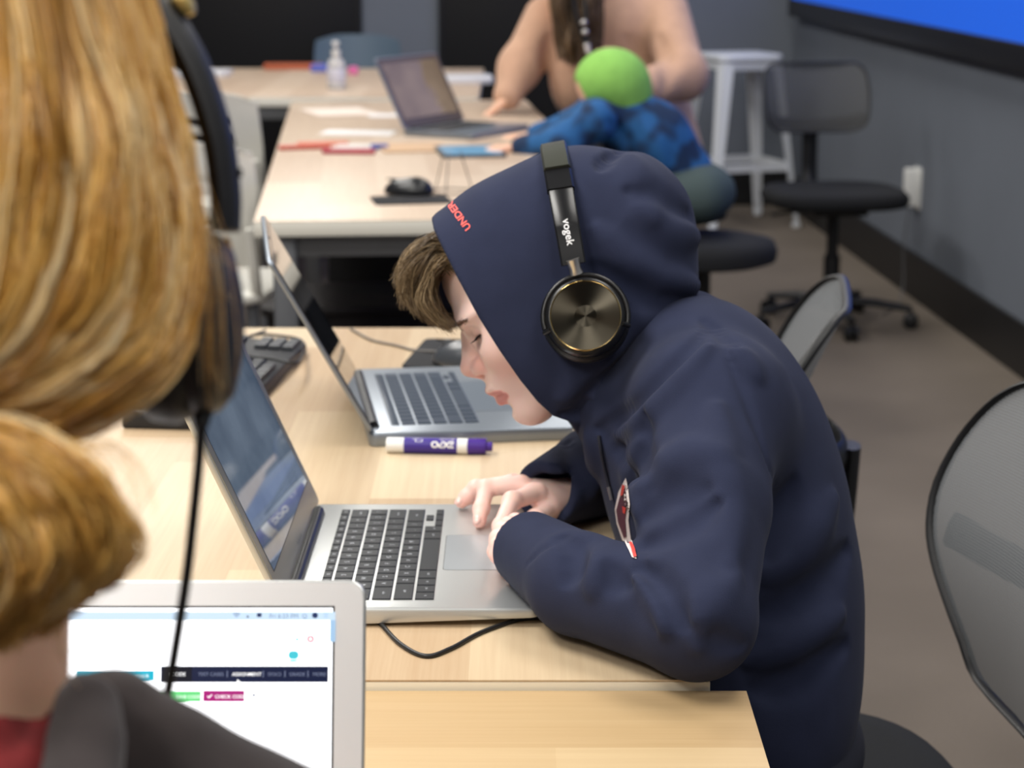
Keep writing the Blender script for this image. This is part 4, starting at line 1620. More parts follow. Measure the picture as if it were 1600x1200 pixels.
def decal(name, polys, bv, m, parent, off, step=6):
    """flat print laid on a surface: polygons of survey points, cut small and dropped on"""
    bm = bmesh.new()
    for pl in polys:
        try:
            bm.faces.new([bm.verts.new((x, y, 0)) for x, y in pl])
        except ValueError:
            pass
    bmesh.ops.triangulate(bm, faces=bm.faces)
    for _ in range(4):
        es = [e for e in bm.edges if e.calc_length() > step]
        if not es:
            break
        bmesh.ops.subdivide_edges(bm, edges=es, cuts=1)
        bmesh.ops.triangulate(bm, faces=bm.faces)
    dead = []
    for v in bm.verts:
        q = drop(bv, v.co.x, v.co.y, off)
        if q is None:
            dead.append(v)
        else:
            v.co = q
    bmesh.ops.delete(bm, geom=dead, context='VERTS')
    return obj(name, bm, m, parent, None, world=True)


def decal_text(name, body, org, along, size, bv, m, parent, off, bold=0.0, spacing=1.0):
    """lettering: text x runs along `along` from `org`, text up is along turned left"""
    me = text_mesh(body, 1.0, 0, 'LEFT', spacing, bold)
    al = Vector(along).normalized()
    up = Vector((al.y, -al.x))              # turned left as seen (pixel y runs down)
    polys = []
    for p in me.polygons:
        polys.append([(org[0] + (al.x * me.vertices[i].co.x + up.x * me.vertices[i].co.y) * size,
                       org[1] + (al.y * me.vertices[i].co.x + up.y * me.vertices[i].co.y) * size) for i in p.vertices])
    bpy.data.meshes.remove(me)
    return decal(name, polys, bv, m, parent, off, 4)


def seated_legs(parent, hip, fwd, side, knee_d, m, thick=0.07, spread=0.10, res=0.008, knee_z=None, foot_back=0.0, shoe_rgb=(40, 40, 46), name='trousers'):
    hip = np.array(hip, float); fwd = np.array(fwd, float); side = np.array(side, float)
    pts = []
    for s in (-1, 1):
        h = hip + side * s * spread * 0.8
        k = hip + fwd * knee_d + side * s * spread * 1.1
        k[2] = knee_z if knee_z is not None else hip[2]
        an = k + fwd * (-foot_back) + 0
        an[2] = 0.07
        pts.append((h, k, an))
    allp = np.array([q for t3 in pts for q in t3])
    f = Field(allp.min(0) - 0.16, allp.max(0) + 0.12, res)
    f.ell(hip, (thick * 1.5, thick * 1.5, thick * 1.2), 0.03)
    for h, k, an in pts:
        f.cap(h, k, thick, thick * 0.78, 0.03)
        f.cap(k, an + np.array([0, 0, 0.02]), thick * 0.76, thick * 0.55, 0.02)
    field_obj(name, f, m, parent)
    for h, k, an in pts:
        toe = an + fwd * 0.13
        lo = np.minimum(an, toe) - 0.08; hi = np.maximum(an, toe) + 0.08
        lo[2] = -0.02; hi[2] = 0.14
        g = Field(lo, hi, 0.006)
        g.cap((an[0], an[1], 0.05), (toe[0], toe[1], 0.035), 0.042, 0.036, 0.0)
        g.cap((an[0] - fwd[0] * 0.03, an[1] - fwd[1] * 0.03, 0.04), (an[0], an[1], 0.085), 0.038, 0.040, 0.02)
        g.plane((0, 0, 0.002), (0, 0, -1))
        field_obj('shoe', g, mat('shoe_%d' % shoe_rgb[0], shoe_rgb, 0.6), parent)


# ================================================================== the boy in the navy hoodie
boy = thing('person', 'boy in a navy hooded sweatshirt leaning over the silver laptop', 'person', (0.24, 1.87, 0.0))

# ---------------- head (a = forward, b = up, c = across), facing left and down
HD = 1.92
HS = F_PX / HD
HC = npP(868, 440, HD)
A_ = -0.813 * AX_R - 0.582 * AX_U
B_ = -0.582 * AX_R + 0.813 * AX_U
MH = (np.column_stack([A_, B_, -AX_N]), HC)
S_ = 0.96


def s3(p):
    return tuple(v * S_ for v in p)


f = Field(s3((-0.115, -0.175, -0.098)), s3((0.142, 0.135, 0.098)), 0.00135)
E = lambda c, r, k, op='u', rot=None: f.ell(s3(c), s3(r), k * S_, rot, op)
C_ = lambda a, b, ra, rb, k, op='u': f.cap(s3(a), s3(b), ra * S_, rb * S_, k * S_, op)
E((0.000, 0.036, 0), (0.100, 0.088, 0.077), 0)
E((0.052, -0.030, 0), (0.056, 0.060, 0.058), 0.03)
C_((-0.015, -0.04, 0), (-0.035, -0.17, 0), 0.048, 0.050, 0.03)
for s in (-1, 1):
    E((0.083, 0.019, s * 0.026), (0.0225, 0.0105, 0.030), 0.018)               # brow ridge
    E((0.074, -0.024, s * 0.037), (0.029, 0.026, 0.024), 0.020)                # cheek
    C_((0.086, -0.087, s * 0.010), (0.005, -0.058, s * 0.050), 0.016, 0.018, 0.025)
    E((-0.012, -0.002, s * 0.080), (0.018, 0.028, 0.010), 0.008)               # ear
E((0.088, -0.053, 0), (0.030, 0.026, 0.030), 0.016)                            # mouth mound
E((0.094, -0.087, 0), (0.0195, 0.0165, 0.022), 0.014)                          # chin
for s in (-1, 1):
    E((0.107, 0.0015, s * 0.034), (0.0150, 0.0105, 0.0175), 0.010, 's')        # eye hollow
C_((0.1035, 0.006, 0), (0.1195, -0.0195, 0), 0.0072, 0.0090, 0.010)            # nose
E((0.1200, -0.0205, 0), (0.0095, 0.0085, 0.0090), 0.006)
C_((0.117, -0.029, 0), (0.111, -0.037, 0), 0.0052, 0.0055, 0.006)
for s in (-1, 1):
    E((0.1105, -0.0255, s * 0.0105), (0.0105, 0.0085, 0.0075), 0.004)          # wing
    E((0.1160, -0.0340, s * 0.0060), (0.0042, 0.0030, 0.0030), 0.002, 's')     # nostril
    C_((0.099, -0.018, s * 0.0195), (0.098, -0.030, s * 0.0210), 0.0022, 0.0022, 0.005, 's')   # crease beside the wing
# lips
E((0.1150, -0.0500, 0), (0.0075, 0.0046, 0.0170), 0.005)
for s in (-1, 1):
    C_((0.1165, -0.0522, s * 0.004), (0.1070, -0.0590, s * 0.0205), 0.0038, 0.0026, 0.004)
C_((0.1128, -0.0655, 0.0), (0.1125, -0.0655, 0.0), 0.0062, 0.0062, 0.005)
for s in (-1, 1):
    C_((0.1125, -0.0658, s * 0.005), (0.1055, -0.0620, s * 0.0185), 0.0056, 0.0028, 0.004)
    C_((0.1250, -0.0578, s * 0.001), (0.1080, -0.0612, s * 0.0205), 0.0016, 0.0010, 0.002, 's')  # mouth line
C_((0.1140, -0.0770, -0.012), (0.1140, -0.0770, 0.012), 0.0035, 0.0035, 0.008, 's')              # dent above the chin
# eyes: balls and lids, gaze lowered
EYES = [np.array(s3((0.0840, 0.0030, s * 0.0305))) for s in (-1, 1)]
for ec in EYES:
    rl = 0.0140 * S_
    def upper(X, Y, Z):
        d = np.sqrt((X - ec[0]) ** 2 + (Y - ec[1]) ** 2 + (Z - ec[2]) ** 2) - rl
        pl = -(Y - ec[1]) - 0.0028 + 0.18 * (X - ec[0] - 0.010)
        return smax(d, pl.astype(np.float32), 0.0008).astype(np.float32)
    f.apply(upper, ec - rl, ec + rl, 0.0025)
    def lower(X, Y, Z):
        d = np.sqrt((X - ec[0]) ** 2 + (Y - ec[1]) ** 2 + (Z - ec[2]) ** 2) - rl * 0.97
        pl = (Y - ec[1]) + 0.0066
        return smax(d, pl.astype(np.float32), 0.0008).astype(np.float32)
    f.apply(lower, ec - rl, ec + rl, 0.0035)


def skin_tone(V):
    v = V / S_
    t = np.zeros(len(v))
    def blob(c, r, amp):
        q = ((v - np.array(c)) / np.array(r)) ** 2
        return amp * np.exp(-q.sum(1) * 1.2)
    t = np.maximum(t, blob((0.120, -0.022, 0), (0.016, 0.014, 0.016), 0.34))
    for s in (-1, 1):
        t = np.maximum(t, blob((0.108, -0.024, s * 0.013), (0.014, 0.012, 0.012), 0.36))
        t = np.maximum(t, blob((0.085, -0.035, s * 0.045), (0.03, 0.025, 0.02), 0.20))
        t = np.maximum(t, blob((0.092, 0.003, s * 0.031), (0.010, 0.006, 0.013), 0.28))
    up = f_lip(v)
    return np.maximum(t, up)


def f_lip(v):
    a = np.full(len(v), 9.0)
    for s in (-1, 1):
        for p0, p1, r in (((0.1180, -0.0515, s * 0.003), (0.1075, -0.0590, s * 0.0200), 0.0056), ((0.1145, -0.0662, s * 0.003), (0.1065, -0.0620, s * 0.0190), 0.0072)):
            p0 = np.array(p0); p1 = np.array(p1); ba = p1 - p0
            tt = np.clip(((v - p0) @ ba) / (ba @ ba), 0, 1)
            d = np.linalg.norm(v - p0 - tt[:, None] * ba, axis=1) / (r * (1 - 0.3 * tt))
            a = np.minimum(a, d)
    return np.clip((1.25 - a) / 0.3, 0, 1) * 0.8


V1, Q1 = f.mesh()
V1 = relax(V1, Q1, 2)
T1 = skin_tone(V1)
V1 = V1 @ MH[0].T + MH[1]

# ---------------- hands
def build_hand(chains, palm, res=0.0015, mix=0.004, tone_tip=None):
    pts = [npP(*p[:3]) for c in chains for p in c] + [npP(*p[:3]) for c in palm for p in c]
    pts = np.array(pts)
    g = Field(pts.min(0) - 0.03, pts.max(0) + 0.03, res)
    for c in palm:
        for a, b in zip(c[:-1], c[1:]):
            g.cap(npP(*a[:3]), npP(*b[:3]), a[3], b[3], 0.010)
    for c in chains:
        h = Field(pts.min(0) - 0.03, pts.max(0) + 0.03, res)
        for a, b in zip(c[:-1], c[1:]):
            h.cap(npP(*a[:3]), npP(*b[:3]), a[3], b[3], 0.004)
        for p in c[1:-1]:                                   # knuckle swell
            h.cap(npP(*p[:3]), npP(*p[:3]), p[3] * 1.07, p[3] * 1.07, 0.003)
        g.d = smin(g.d, h.d, mix)
    V, Q = g.mesh()
    V = relax(V, Q, 2)
    tips = np.array([npP(*c[-1][:3]) for c in chains])
    kn = np.array([npP(*p[:3]) for c in chains for p in c[:-1]])
    t = 0.26 * np.exp(-(np.min(np.linalg.norm(V[:, None] - tips[None], axis=2), 1) / 0.011) ** 2)
    t = np.maximum(t, 0.16 * np.exp(-(np.min(np.linalg.norm(V[:, None] - kn[None], axis=2), 1) / 0.009) ** 2))
    return V, Q, t + 0.05


R_ch = [
    [(838, 770, 1.948, .0092), (800, 783, 1.918, .0088), (783, 822, 1.880, .0078), (780, 852, 1.861, .0068)],
    [(815, 757, 1.966, .0090), (760, 763, 1.968, .0084), (752, 795, 1.948, .0076), (749, 815, 1.933, .0066)],
    [(802, 754, 1.990, .0086), (744, 763, 1.998, .0080), (730, 776, 1.998, .0072), (721, 785, 1.995, .0062)],
    [(800, 757, 2.012, .0080), (760, 766, 2.028, .0070), (745, 776, 2.03, .0064), (737, 782, 2.025, .0056)],
    [(856, 796, 1.955, .0105), (836, 812, 1.922, .0095), (822, 834, 1.895, .0082), (812, 850, 1.872, .0070)],
]
R_palm = [[(880, 782, 1.99, .018), (838, 772, 1.952, .0118)], [(880, 782, 1.99, .018), (815, 760, 1.970, .0115)],
          [(880, 784, 1.995, .018), (803, 758, 1.993, .0110)], [(880, 786, 2.0, .018), (802, 762, 2.012, .0105)], [(880, 785, 1.985, .018), (858, 792, 1.958, .013)],
          [(945, 760, 2.05, .022), (880, 782, 1.99, .018)]]
L_ch = [
    [(818, 824, 1.812, .0090), (795, 823, 1.838, .0086), (786, 845, 1.842, .0076), (790, 860, 1.832, .0066)],
    [(812, 830, 1.800, .0090), (786, 830, 1.822, .0086), (779, 852, 1.822, .0076), (784, 868, 1.812, .0066)],
    [(806, 838, 1.788, .0086), (780, 842, 1.806, .0082), (775, 862, 1.802, .0072), (782, 876, 1.792, .0062)],
    [(802, 846, 1.776, .0080), (779, 853, 1.790, .0072), (777, 868, 1.786, .0064), (783, 880, 1.778, .0056)],
    [(842, 838, 1.800, .0105), (824, 818, 1.845, .0090), (806, 816, 1.868, .0078), (796, 820, 1.876, .0066)],
]
L_palm = [[(850, 868, 1.745, .018), (820, 828, 1.806, .012)], [(850, 868, 1.745, .018), (812, 836, 1.795, .012)],
          [(850, 868, 1.745, .018), (806, 842, 1.785, .0115)], [(850, 868, 1.745, .018), (804, 850, 1.775, .011)], [(850, 866, 1.75, .018), (842, 840, 1.798, .012)],
          [(905, 908, 1.680, .024), (850, 868, 1.745, .018)]]
V2, Q2, T2 = build_hand(R_ch, R_palm)
V3, Q3, T3 = build_hand(L_ch, L_palm)

# ---------------- arms, trunk inside the clothes (same mesh as head and hands)
SH_N, SH_F = npP(1108, 640, 1.76), npP(1035, 605, 2.05)
EL_N, EL_F = npP(1088, 968, 1.591), npP(1010, 700, 2.12)
g = Field((-0.06, 1.42, 0.48), (0.42, 2.25, 1.02), 0.006)
g.chain([np.array(HC) + MH[0] @ np.array(s3((-0.035, -0.16, 0))), npP(1075, 630, 1.90), npP(1150, 860, 1.91), npP(1190, 1120, 1.92)], [0.045, 0.085, 0.085, 0.08], 0.05)
g.cap(SH_N, SH_F, 0.045, 0.045, 0.04)
g.chain([SH_N, EL_N, npP(905, 908, 1.680)], [0.040, 0.032, 0.024], 0.02)
g.chain([SH_F, EL_F, npP(945, 760, 2.05)], [0.040, 0.032, 0.022], 0.02)
V4, Q4 = g.mesh()
VV = np.concatenate([V1, V2, V3, V4])
n1, n2, n3 = len(V1), len(V1) + len(V2), len(V1) + len(V2) + len(V3)
QQ = np.concatenate([Q1, Q2 + n1, Q3 + n2, Q4 + n3])
TT = np.concatenate([T1, T2, T3, np.zeros(len(V4))])
body = link('body', np_mesh('body', VV, QQ, {'tone': TT}), SKIN_BOY, boy, 180, world=True)

# eyeballs
EYEM = tone_mat('eye', [(0.0, (12, 12, 14)), (0.35, (40, 36, 34)), (0.45, (84, 78, 72)), (0.62, (226, 220, 216))], 0.15, 0.5)
gaze = np.array([0.86, -0.50, 0.0])
for ec in EYES:
    bm = bmesh.new()
    bmesh.ops.create_uvsphere(bm, u_segments=32, v_segments=24, radius=0.0127 * S_)
    me = bpy.data.meshes.new('eyeball'); bm.to_mesh(me); bm.free()
    v = np.zeros(len(me.vertices) * 3, np.float32); me.vertices.foreach_get('co', v); v = v.reshape(-1, 3)
    ang_ = np.arccos(np.clip((v / np.linalg.norm(v, axis=1, keepdims=True)) @ gaze, -1, 1))
    w = (v + ec) @ MH[0].T + MH[1]
    me.vertices.foreach_set('co', w.astype(np.float32).ravel())
    at = me.attributes.new('tone', 'FLOAT', 'POINT'); at.data.foreach_set('value', np.clip(ang_ / 1.0, 0, 1).astype(np.float32))
    link('eyeball', me, EYEM, body, 180, world=True)

# brow and lash hairs
HAIRB = tone_mat('boy_hair', [(0.0, (74, 58, 40)), (0.5, (128, 106, 76)), (1.0, (176, 152, 116))], 0.45, 0.4)
BROW = tone_mat('boy_brow', [(0.0, (104, 80, 66)), (1.0, (150, 118, 98))], 0.6, 0.2)
def head_pts(p):
    return np.asarray(p) * S_ @ MH[0].T + MH[1]


bw, bt = [], []
for s in (-1, 1):
    for i in range(170):
        u = rng.random()
        c = 0.012 + 0.040 * u
        b0 = 0.0165 + 0.004 * math.sin(u * 2.4) + rng.normal(0, 0.0014) - 0.001
        a0 = None
        for a_try in np.arange(0.125, 0.06, -0.0008):      # find the brow surface
            if f.sample(np.array([[a_try * S_, b0 * S_, s * c * S_]]))[0] < 0:
                a0 = a_try
                break
        if a0 is None:
            continue
        L = 0.006 + 0.003 * rng.random()
        bw.append([(a0, b0, s * c), (a0 + 0.0008, b0 + 0.0012, s * (c + L * 0.5)), (a0 - 0.0015, b0 + 0.0008, s * (c + L))])
        bt.append(rng.random())
pp = head_pts(np.array(bw).reshape(-1, 3)).reshape(len(bw), 3, 3)
strands('eyebrows', pp, np.tile(np.array([0.00022, 0.00022, 0.00006]), (len(bw), 1)), BROW, body, bt)
lw_, lt = [], []
for ec, s in zip(EYES, (-1, 1)):
    e = ec / S_
    for i in range(70):
        th = math.radians(-62 + 124 * i / 69)
        base = np.array([e[0] + 0.0138 * math.cos(th), e[1] - 0.0030, e[2] + 0.0138 * math.sin(th)])
        out = np.array([math.cos(th), 0, math.sin(th)])
        L = 0.006 + 0.0025 * rng.random()
        lw_.append([base, base + out * L * 0.55 + np.array([0, -0.0022, 0]), base + out * L + np.array([0, -0.0016, 0])])
        lt.append(rng.random() * 0.4)
pp = head_pts(np.array(lw_).reshape(-1, 3)).reshape(len(lw_), 3, 3)
LASH = tone_mat('lash', [(0.0, (34, 26, 24)), (1.0, (70, 54, 46))], 0.6, 0.2)
strands('eyelashes', pp, np.tile(np.array([0.00028, 0.00022, 0.00006]), (len(lw_), 1)), LASH, body, lt)

# nails
NAIL = mat('finger_nail', (240, 198, 188), 0.25, coat=0.2)
def nail(parent, tip, prev, r, up):
    a = P(*prev[:3]); b = P(*tip[:3])
    z = (b - a).normalized()
    u = (Vector(up) - z * Vector(up).dot(z)).normalized()
    x = z.cross(u)
    bm = bmesh.new()
    bmesh.ops.create_uvsphere(bm, u_segments=14, v_segments=10, radius=1.0)
    M = frame(b + u * r * 0.62 + z * r * 0.15, x, u, z) @ Matrix.Diagonal((r * 0.72, r * 0.46, r * 0.98, 1))
    bm.transform(M)
    obj('nail', bm, NAIL, parent, 180, world=True)


for c in R_ch[:4]:
    nail(body, c[-1], c[-2], c[-1][3], Vector((-0.45, -0.55, 0.7)))

# ---------------- fringe
def px_strands(guides, n, jit, m, parent, name, r0, M=26, dj=0.03, tone=None, wave=0.0, ends=(1.0, 0.15), cl=0, mirror_x=None):
    """guides: list of families, each a list of (px, py, depth) control paths of equal length"""
    G = np.array(guides, float)                       # (families, K, 3)
    nf = len(G)
    u = rng.random(n) * (nf - 1)
    if cl:                                            # gather into locks
        cen = rng.random(cl) * (nf - 1)
        w = rng.integers(0, cl, n)
        u = np.clip(cen[w] + rng.normal(0, 0.16 * (nf - 1) / max(1, cl) * 3, n), 0, nf - 1)
    i = np.minimum(u.astype(int), nf - 2); fr = (u - i)[:, None, None]
    ctrl = G[i] * (1 - fr) + G[i + 1] * fr
    K = G.shape[1]
    j = rng.normal(size=(n, 1, 3)) * np.array([jit, jit, dj])
    j2 = rng.normal(size=(n, K, 3)) * np.array([jit, jit, dj]) * 0.35
    if cl:
        lock = rng.normal(size=(cl, K, 3)) * np.array([jit, jit, dj]) * 0.8
        j = j * 0.6
        j2 = j2 * 0.5 + lock[w]
    ctrl = ctrl + j + j2
    pa = cr_paths(ctrl, M)
    if wave:
        ph = rng.random((n, 1)) * 6.28
        fq = 2.2 + rng.random((n, 1)) * 1.6
        tt = np.linspace(0, 1, M)[None]
        pa[:, :, 0] += wave * np.sin(tt * fq * 6.28 + ph) * tt
    d = pa[:, :, 2]
    ux = (pa[:, :, 0] - 800) / F_PX; wy = (600 - pa[:, :, 1]) / F_PX
    W = np.stack([ux * d, d * (CT + wy * ST), CAMZ + d * (-ST + wy * CT)], -1)
    if mirror_x is not None:                          # the other side of the head
        W[:, :, 0] = 2 * mirror_x - W[:, :, 0]
    rr = r0 * (0.6 + 0.8 * rng.random((n, 1))) * np.linspace(ends[0], ends[1], M)[None] ** 0.7
    tn = rng.random(n) if tone is None else tone(n, u / (nf - 1))
    if cl:
        lt_ = rng.random(cl)
        tn = np.clip(0.7 * lt_[w] + 0.3 * tn, 0, 1)
    return strands(name, W, rr, m, parent, tn)


fringe = []
for dd in (0.045, 0.02, 0.0, -0.02, -0.045):
    d = HD + dd
    fringe += [[(716, 372, d), (680, 368, d), (650, 384, d), (630, 408, d), (617, 428, d)],
               [(716, 385, d), (676, 378, d), (645, 404, d), (629, 438, d), (634, 474, d)],
               [(716, 398, d), (676, 390, d), (648, 424, d), (645, 468, d), (664, 494, d)],
               [(716, 410, d), (684, 404, d), (663, 440, d), (668, 480, d), (696, 508, d)],
               [(716, 412, d), (684, 408, d), (669, 444, d), (676, 484, d), (701, 511, d)],
               [(716, 416, d), (688, 416, d), (676, 448, d), (683, 484, d), (705, 509, d)],
               [(716, 405, d), (688, 400, d), (668, 430, d), (664, 468, d), (680, 498, d)],
               [(716, 395, d), (678, 384, d), (650, 414, d), (640, 452, d), (652, 486, d)]]
px_strands(fringe, 1700, 6.0, HAIRB, boy, 'hair', 0.00040, 14, 0.008, cl=120, ends=(1.0, 0.2))

# ---------------- hood
def poly_sdf(X, Y, pts):
    d = np.full(np.broadcast(X, Y).shape, 1e9)
    inside = np.zeros(d.shape, bool)
    n = len(pts)
    for i in range(n):
        x0, y0 = pts[i]; x1, y1 = pts[(i + 1) % n]
        ex, ey = x1 - x0, y1 - y0
        t = np.clip(((X - x0) * ex + (Y - y0) * ey) / (ex * ex + ey * ey + 1e-12), 0, 1)
        d = np.minimum(d, (X - x0 - t * ex) ** 2 + (Y - y0 - t * ey) ** 2)
        c = ((y0 <= Y) & (y1 > Y)) | ((y1 <= Y) & (y0 > Y))
        with np.errstate(divide='ignore', invalid='ignore'):
            xi = x0 + (Y - y0) * ex / (ey if abs(ey) > 1e-12 else 1e-12)
        inside ^= c & (X < xi)
    d = np.sqrt(d)
    return np.where(inside, -d, d)


MHOOD = (np.column_stack([AX_R, AX_U, AX_N]), HC)
h2 = lambda p: ((p[0] - 868) / HS, (440 - p[1]) / HS)
HOOD = [(560, 418), (600, 388), (640, 361), (690, 328), (738, 292), (800, 261), (850, 239), (895, 229), (935, 231), (968, 238), (1005, 241), (1042, 264), (1074, 306), (1088, 362), (1090, 420),
        (1092, 470), (1098, 505), (1075, 560), (1030, 625), (980, 665), (930, 678), (880, 690), (800, 700), (700, 660), (600, 560)]
hp = [(p.x, p.y) for p in catmull([Vector((*h2(q), 0)) for q in HOOD + [HOOD[0]]], 4)]
KEEP = [(676, 345), (681, 365), (692, 388), (720, 444), (750, 500), (780, 548), (812, 594), (838, 626), (862, 648), (888, 657), (1000, 820), (1300, 820), (1300, 100), (600, 100), (640, 290), (684, 331)]
kp = [h2(q) for q in KEEP]
fh = Field((-0.16, -0.17, -0.115), (0.165, 0.15, 0.115), 0.0020)
X2, Y2 = fh.ax[0][:, None].astype(float), fh.ax[1][None, :].astype(float)
d2 = poly_sdf(X2, Y2, hp)
dk = poly_sdf(X2, Y2, kp)
Zc = fh.ax[2][None, None, :]
HR, HW = 0.115, 0.099


def dome(off):
    q = np.maximum(d2 + off + HR, 0) / HR
    return ((np.sqrt(q[:, :, None] ** 2.3 + np.abs(Zc / (HW - off)) ** 2.3) - 1) * 0.075).astype(np.float32)


fh.d = dome(0.0)
# folds of the cloth, pressed into the outer side
HF = lambda line, dep, wid: fold(fh, line, dep * 1.6, wid * 1.15, 1.70, 2.0, MHOOD)
HF([(955, 242), (945, 252), (938, 262)], 0.006, 0.006)
HF([(975, 232), (962, 240), (950, 250)], 0.005, 0.006)
HF([(935, 360), (975, 405), (1030, 435), (1085, 445)], -0.007, 0.014)
HF([(930, 420), (975, 450), (1030, 470), (1088, 480)], 0.006, 0.014)
HF([(1000, 330), (1040, 360), (1085, 370)], -0.005, 0.018)
HF([(985, 300), (1030, 310), (1078, 335)], 0.004, 0.014)
HF([(960, 590), (1010, 560), (1060, 515), (1088, 492)], 0.010, 0.015)
HF([(930, 625), (990, 610), (1050, 560), (1090, 520)], -0.007, 0.014)
HF([(905, 640), (950, 600), (1000, 540)], 0.007, 0.014)
HF([(880, 648), (950, 640), (1020, 598), (1082, 515)], 0.006, 0.009)
HF([(880, 620), (930, 572), (985, 545)], -0.004, 0.016)
HF([(985, 250), (1010, 300), (1020, 340)], -0.003, 0.02)
fh.d = np.maximum(fh.d, -(fh.d + 0.0065))
fh.d = np.maximum(fh.d, dk[:, :, None].astype(np.float32))
hood = field_obj('hood', fh, M_NAVY, boy, MHOOD, 2)

# ---------------- sweatshirt
f = Field((-0.07, 1.40, 0.44), (0.43, 2.28, 1.03), 0.0032)
for (px, py, d), r in (((1108, 690, 1.90), (0.108, 0.150, 0.12)), ((1158, 860, 1.91), (0.108, 0.150, 0.13)), ((1186, 1010, 1.92), (0.092, 0.145, 0.11)), ((1184, 1120, 1.92), (0.078, 0.140, 0.09))):
    f.ell(npP(px, py, d), r, 0.06)
f.cap(SH_N + np.array([0.004, 0.015, -0.004]), SH_F, 0.062, 0.062, 0.05)
f.cap(npP(1085, 570, 1.87), npP(1040, 560, 1.98), 0.055, 0.055, 0.05)          # nape
f.ell(npP(1000, 628, 1.91), (0.070, 0.090, 0.052), 0.03)                       # collar under the hood
f.cap(npP(1088, 478, 1.90), npP(1100, 500, 1.92), 0.012, 0.014, 0.015)
MIDA = SH_N * 0.5 + EL_N * 0.5
f.cap(SH_N, MIDA, 0.061, 0.056, 0.04)
f.cap(MIDA, EL_N, 0.056, 0.047, 0.010)
CUF_N = npP(798, 836, 1.805); MID_N = npP(905, 912, 1.672)


def sleeve(a, b, ra, rb, q, hollow=0.0065):
    """end of a sleeve: cut square at q and hollow inside"""
    a = np.array(a); b = np.array(b); q = np.array(q)
    n = (b - a) / np.linalg.norm(b - a)
    e = b + n * 0.03
    outer = Field.capfn(a, e, ra, rb); inner = Field.capfn(q - n * 0.030, e + n * 0.02, rb - hollow - 0.004, rb - hollow)
    def fn(X, Y, Z):
        pl = ((X - q[0]) * n[0] + (Y - q[1]) * n[1] + (Z - q[2]) * n[2]).astype(np.float32)
        return np.maximum(smax(outer(X, Y, Z), pl, 0.002), -inner(X, Y, Z))
    lo = np.minimum(a, e) - max(ra, rb); hi = np.maximum(a, e) + max(ra, rb)
    f.apply(fn, lo, hi, 0.008)


f.cap(EL_N, MID_N, 0.047, 0.043, 0.012)
sleeve(MID_N, npP(818, 852, 1.778), 0.043, 0.031, npP(822, 857, 1.772))
f.cap(SH_F, EL_F, 0.056, 0.050, 0.02)
MID_F = npP(930, 738, 2.035)
f.cap(EL_F, MID_F, 0.050, 0.046, 0.012)
sleeve(MID_F, npP(856, 770, 1.965), 0.046, 0.031, npP(850, 774, 1.958))
SF = lambda line, dep, wid: fold(f, line, dep * 2.2, wid * 1.0, 1.35, 2.3)
# near sleeve
SF([(1000, 884), (1025, 895), (1050, 925), (1070, 975)], 0.012, 0.011)
SF([(1018, 880), (1050, 905), (1082, 945), (1098, 985)], -0.006, 0.010)
SF([(990, 905), (1010, 940), (1040, 985)], -0.006, 0.012)
SF([(978, 905), (992, 945), (1018, 985)], 0.007, 0.010)
SF([(878, 838), (905, 855), (900, 885), (885, 905)], 0.009, 0.012)
SF([(925, 860), (935, 890), (925, 925)], -0.006, 0.012)
SF([(950, 880), (960, 905), (985, 915)], 0.007, 0.010)
SF([(824, 880), (845, 858), (872, 843), (892, 838)], 0.0022, 0.004)           # cuff seam
SF([(1005, 850), (1040, 835), (1085, 815), (1120, 790)], 0.006, 0.014)
SF([(1005, 760), (1040, 725), (1075, 705), (1120, 715)], -0.006, 0.018)
SF([(1010, 800), (1050, 770), (1100, 765)], 0.005, 0.018)
SF([(1120, 640), (1130, 720), (1145, 800), (1140, 880)], -0.005, 0.020)
SF([(1150, 900), (1110, 950), (1090, 1010)], -0.003, 0.018)
SF([(1080, 985), (1120, 1000), (1160, 1010)], 0.004, 0.010)
# shoulder seam and hunched back
SF([(1118, 512), (1140, 560), (1165, 620), (1190, 690), (1212, 760)], 0.0022, 0.005)
SF([(1200, 870), (1225, 800), (1240, 760)], 0.005, 0.018)
SF([(1200, 900), (1240, 870), (1280, 820), (1300, 780)], -0.006, 0.020)
SF([(1190, 960), (1240, 945), (1300, 900), (1325, 860)], 0.006, 0.018)
SF([(1170, 1030), (1240, 1010), (1310, 960)], -0.005, 0.020)
SF([(1180, 1080), (1250, 1060), (1320, 1010)], 0.006, 0.016)
SF([(1000, 690), (985, 740), (1000, 800)], -0.005, 0.016)
SF([(1010, 650), (1000, 700), (1015, 760)], 0.006, 0.014)
SF([(940, 680), (965, 700), (985, 740)], 0.006, 0.010)
# collar
SF([(935, 672), (985, 640), (1035, 590), (1085, 535), (1105, 510)], 0.008, 0.010)
SF([(960, 690), (1010, 650), (1060, 595), (1105, 545)], -0.006, 0.012)
SF([(1100, 500), (1125, 520), (1150, 545)], 0.005, 0.008)
SF([(1140, 545), (1165, 560), (1185, 590)], -0.004, 0.012)
# far sleeve
SF([(885, 690), (900, 720), (895, 760)], 0.005, 0.012)
SF([(920, 680), (930, 720), (925, 770)], -0.005, 0.014)
SF([(868, 735), (885, 770), (880, 800)], 0.005, 0.008)
shirt = field_obj('sweatshirt', f, M_NAVY, boy, None, 2)
bv_shirt, bv_hood = bvh_of(shirt), bvh_of(hood)

